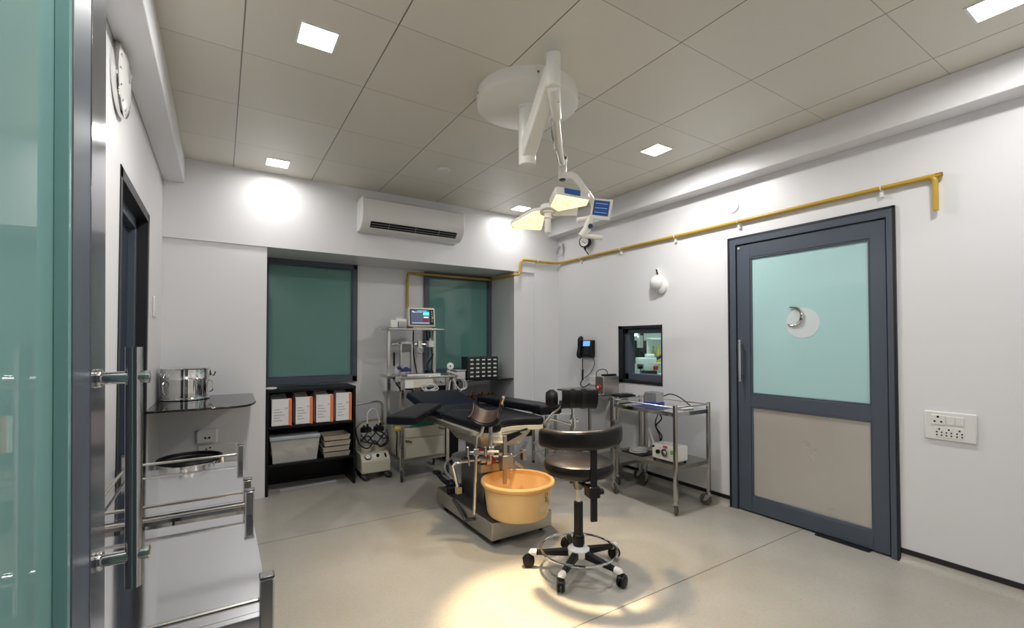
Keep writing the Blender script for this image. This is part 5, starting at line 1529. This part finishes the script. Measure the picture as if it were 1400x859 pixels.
def tub_patch(nm, mm, a_deg, z, hw, hh, ring=False, out=0.0012, n=16):
    """a small oval sticker bent round the tub"""
    bb = B(t)
    pts = []
    for i in range(n):
        th = 2 * PI * i / n
        rr = []
        for k in ((1.0, 0.62) if ring else (1.0, 0.02)):
            zz = z + math.sin(th) * hh * k
            R_ = 0.204 + (0.226 - 0.204) * (zz - 0.03) / 0.175 + out
            a = math.radians(a_deg) + math.cos(th) * hw * k / R_
            rr.append(tc_ + V(math.cos(a) * R_, math.sin(a) * R_, zz))
        pts.append(rr)
    vs = [[bb.v(q) for q in r] for r in pts]
    for i in range(n):
        a_, c_ = vs[i], vs[(i + 1) % n]
        bb.bm.faces.new((a_[0], c_[0], c_[1], a_[1]))
    obj(nm, bb, mm, bd)


tub_patch('red_emblem', 'label_red', -68, 0.163, 0.018, 0.018, True)
tub_patch('green_emblem', 'label_green', -66, 0.132, 0.019, 0.013, False)
tub_patch('pale_sticker', 'label_cream', -74, 0.085, 0.028, 0.024, False)
tub_patch('brown_emblem', 'label_amber', -58, 0.110, 0.008, 0.017, False)

# waste bin behind the base
t = thing('waste_bin', 'translucent grey plastic bin behind the operating table base', 'bin', (1.77, 3.60, 0))
bc = V(1.845, 3.535, 0.0)
b = B(t); b.lathe(bc, [(0.0, 0.0), (0.125, 0.0), (0.128, 0.006), (0.142, 0.285), (0.150, 0.29), (0.150, 0.325), (0.144, 0.325), (0.138, 0.29), (0.122, 0.012), (0.0, 0.01)], 40); bd = obj('body', b, 'bin_plastic', t)
b = B(t); b.tube([bc - RT * 0.148 + V(0, 0, 0.30), bc - RT * 0.20 + V(0, 0, 0.25) - FW * 0.02, bc - RT * 0.195 + V(0, 0, 0.18) - FW * 0.02, bc - RT * 0.14 + V(0, 0, 0.11)], 0.009, 10, smooth=4); obj('handle', b, 'bin_plastic', bd)
b = B(t)
for i in range(5):
    pass
a0_ = math.atan2(-FW.y, -FW.x) + 0.12
for s_ in range(1):
    R_ = 0.138
    vs0 = [(bc + V(math.cos(a0_ + 0.09 * k) * R_, math.sin(a0_ + 0.09 * k) * R_, 0.175), bc + V(math.cos(a0_ + 0.09 * k) * (R_ + 0.003), math.sin(a0_ + 0.09 * k) * (R_ + 0.003), 0.235)) for k in range(5)]
    b.quadring([[v[0], v[1]] for v in vs0], closed_u=False)
obj('amber_label', b, 'label_amber', bd)

# small frame table near the back corner
t = thing('instrument_stand', 'low steel frame table behind the right leg support', 'table', (2.76, 3.62, 0), 0)
c4 = [V(2.585, 3.40, 0), V(2.90, 4.05, 0), V(3.12, 3.945, 0), V(2.805, 3.295, 0)]
hS = 0.62
b = B(t)
b.quadring([[q + V(0, 0, hS) for q in c4], [q + V(0, 0, hS + 0.018) for q in c4]]); obj('top_tray', b, 'steel_mirror', t, 0.003)
for q in c4:
    b = B(t); b.box(q.x - 0.013, q.x + 0.013, q.y - 0.013, q.y + 0.013, 0.012, hS); lg = obj('leg', b, 'steel', t, 0.003)
    b = B(t); b.cyl(q, q + V(0, 0, 0.014), 0.016); obj('leg_cap', b, 'dark_rubber', lg)
b = B(t)
for z in (0.12, 0.22):
    for i in range(4):
        b.cyl(c4[i] + V(0, 0, z), c4[(i + 1) % 4] + V(0, 0, z), 0.009, seg=10)
obj('stretcher', b, 'steel', t)

# ------------------------------------------------------------------ surgeon stool
t = thing('surgeon_stool', 'black swivel stool with curved backrest and chrome foot ring', 'stool', (1.755, 2.008, 0))
sc0 = V(1.755, 2.008, 0)
b = B(t); b.lathe(sc0, [(0.0, 0.548), (0.165, 0.550), (0.190, 0.560), (0.199, 0.578), (0.199, 0.602), (0.192, 0.622), (0.172, 0.632), (0.0, 0.640)], 56)
obj('seat', b, 'stool_leather', t)
b = B(t); b.lathe(sc0, [(0.05, 0.528), (0.14, 0.540), (0.15, 0.549)], 40); b.lathe(sc0, [(0.024, 0.46), (0.03, 0.48), (0.04, 0.53)], 24); b.tube([sc0 + V(0, 0, 0.50), sc0 - RT * 0.05 + V(0, 0, 0.495)], 0.010, 8)
obj('seat_plate', b, 'steel_dark', t)
b = B(t); b.cyl(sc0 + V(0, 0, 0.36), sc0 + V(0, 0, 0.48), 0.0135); obj('gas_piston', b, 'chrome', t)
b = B(t); b.lathe(sc0, [(0.030, 0.12), (0.030, 0.20), (0.026, 0.205), (0.026, 0.385), (0.0, 0.386)], 24); b.lathe(sc0, [(0.034, 0.15), (0.034, 0.19)], 24); obj('column', b, 'black_plastic', t)
b = B(t); b.lathe(sc0, [(0.052, 0.078), (0.062, 0.088), (0.062, 0.122), (0.046, 0.135), (0.032, 0.138)], 32); obj('hub_cover', b, 'white_plastic', t, label='white plastic hub')
feet = [(1.535, 2.188), (1.50, 1.865), (1.813, 1.739), (2.036, 1.985), (1.882, 2.262)]
base_a = math.atan2(feet[0][1] - sc0.y, feet[0][0] - sc0.x)
for k, (fx_, fy_) in enumerate(feet):
    d = V(fx_ - sc0.x, fy_ - sc0.y, 0).normalized()
    n_ = V(-d.y, d.x, 0)
    end = sc0 + d * 0.275
    b = B(t)
    b.quadring([[sc0 + d * 0.045 + n_ * 0.020 * s + V(0, 0, z) for s, z in ((-1, 0.080), (1, 0.080), (1, 0.120), (-1, 0.120))],
                [end - d * 0.03 + n_ * 0.013 * s + V(0, 0, z) for s, z in ((-1, 0.072), (1, 0.072), (1, 0.096), (-1, 0.096))]])
    lg = obj('leg', b, 'black_plastic', t, 0.005)
    b = B(t); b.tube([end - d * 0.034 + V(0, 0, 0.084), end - d * 0.005 + V(0, 0, 0.084), end + V(0, 0, 0.076)], [0.019, 0.019, 0.015], 12); obj('leg_tip', b, 'white_plastic', lg, label='white leg tip')
    a_ = (2.6, 0.9, 0.3, 1.9, 3.3)[k]
    dx, dy = math.cos(a_), math.sin(a_)
    cw_ = V(end.x, end.y, 0.0345) + V(dx, dy, 0) * 0.012
    sdv = V(-dy, dx, 0)
    b = B(t)
    for s in (-1, 1):
        b.lathe(cw_ + sdv * (0.013 * s) - sdv * 0.009, [(0.0, 0.0), (0.026, 0.0), (0.033, 0.004), (0.034, 0.009), (0.033, 0.014), (0.026, 0.018), (0.0, 0.018)], 20, sdv)
    cst = obj('caster', b, 'black_plastic', t)
    b = B(t); b.shell(cw_ + V(0, 0, 0.0), sdv, V(0, 0, -1), 0.037, 0.016, 0.006, -75, 75, 12, 1); b.cyl(V(end.x, end.y, 0.058), V(end.x, end.y, 0.078), 0.008); obj('caster_hood', b, 'black_plastic', cst)
b = B(t); b.torus(sc0 + V(0, 0, 0.118), 0.215, 0.0075, (0, 0, 1), 64, 10); rg = obj('foot_ring', b, 'chrome', t)
# backrest, its bar and clamp
dir_c = (-FW * 0.97 + RT * 0.24).normalized()
bar = sc0 + dir_c * 0.205
b = B(t)
sd2 = V(-dir_c.y, dir_c.x, 0)
b.obox(bar + V(0, 0, 0.575), dir_c, sd2, V(0, 0, 1), 0.016, 0.036, 0.45); obj('back_bar', b, 'black_plastic', t, 0.003)
b = B(t); b.obox(bar - dir_c * 0.02 + V(0, 0, 0.505), dir_c, sd2, V(0, 0, 1), 0.075, 0.062, 0.06); b.obox(sc0 + dir_c * 0.10 + V(0, 0, 0.507), dir_c, sd2, V(0, 0, 1), 0.17, 0.034, 0.014); b.cyl(bar + sd2 * 0.03 + V(0, 0, 0.505), bar + sd2 * 0.055 + V(0, 0, 0.505), 0.016)
obj('back_clamp', b, 'black_plastic', t, 0.005)
b = B(t)
rings = []
a_mid = math.atan2(dir_c.y, dir_c.x)
N = 34
for i in range(N + 1):
    a = a_mid + math.radians(-88 + 186 * i / N) - math.radians(4)
    e_ = min(i, N - i) / N
    k = 1.0 if e_ > 0.06 else math.sqrt(max(0.02, 1 - ((0.06 - e_) / 0.06) ** 2))
    u_ = V(math.cos(a), math.sin(a), 0)
    R_ = 0.222
    zc_ = 0.768 + 0.032 * (i / N)
    hh, tt = 0.052 * (0.55 + 0.45 * k), 0.026 * (0.4 + 0.6 * k)
    ring = []
    for j in range(16):
        th = 2 * PI * j / 16
        cu, su = math.cos(th), math.sin(th)
        pu = math.copysign(abs(cu) ** 0.6, cu) * tt
        pv = math.copysign(abs(su) ** 0.6, su) * hh
        ring.append(sc0 + u_ * (R_ + pu) + V(0, 0, zc_ + pv))
    rings.append(ring)
b.quadring(rings)
obj('backrest', b, 'stool_leather', t, smooth=60)

# ------------------------------------------------------------------ lights
def area(name, loc, size, power, col, rot=(0, 0, 0), spread=PI):
    l = bpy.data.lights.new(name, 'AREA'); l.size = size; l.energy = power; l.color = col; l.spread = spread
    o = bpy.data.objects.new(name, l); o.location = loc; o.rotation_euler = rot
    COL.objects.link(o)
    return o


for x, y, _ in lights:
    o = area('downlight_beam', (x, y, ZC - 0.006), 0.15, 3.2 if y > 4 else (7.5 if x > 2 and y < 1 else 16.0), (1.0, 0.985, 0.965), spread=math.radians(172))
area('beyond_beam', (4.6, 3.9, 2.58), 0.6, 20.0, (0.88, 1.0, 0.95))
sp = bpy.data.lights.new('surgical_beam', 'SPOT')
sp.energy = 420; sp.color = (1.0, 0.74, 0.42); sp.spot_size = math.radians(33); sp.spot_blend = 0.6; sp.shadow_soft_size = 0.05
so = bpy.data.objects.new('surgical_beam', sp); COL.objects.link(so)
so.location = LH + V(-0.02, -0.02, -0.16)
tgt = V(1.36, 1.74, 0)
so.rotation_euler = (tgt - so.location).to_track_quat('-Z', 'Y').to_euler()

sp2 = bpy.data.lights.new('surgical_fill_beam', 'SPOT')
sp2.energy = 75; sp2.color = (1.0, 0.74, 0.42); sp2.spot_size = math.radians(80); sp2.spot_blend = 0.7; sp2.shadow_soft_size = 0.06
so2 = bpy.data.objects.new('surgical_fill_beam', sp2); COL.objects.link(so2)
so2.location = LH + V(-0.10, 0.02, -0.10)
so2.rotation_euler = (V(1.5, 2.1, 0) - so2.location).to_track_quat('-Z', 'Y').to_euler()

w = bpy.data.worlds.new('world'); scene.world = w
w.use_nodes = True
w.node_tree.nodes['Background'].inputs[0].default_value = (0.85, 0.9, 1.0, 1)
w.node_tree.nodes['Background'].inputs[1].default_value = 0.05

scene.view_settings.view_transform = 'Standard'
scene.view_settings.look = 'None'
scene.view_settings.exposure = 0.34
scene.view_settings.gamma = 1.0
scene.view_settings.use_curve_mapping = False
cy = scene.cycles
cy.use_denoising = True
cy.sample_clamp_indirect = 6.0
cy.max_bounces = 10
cy.diffuse_bounces = 6
cy.glossy_bounces = 5
cy.transmission_bounces = 8
cy.caustics_reflective = False
cy.caustics_refractive = False
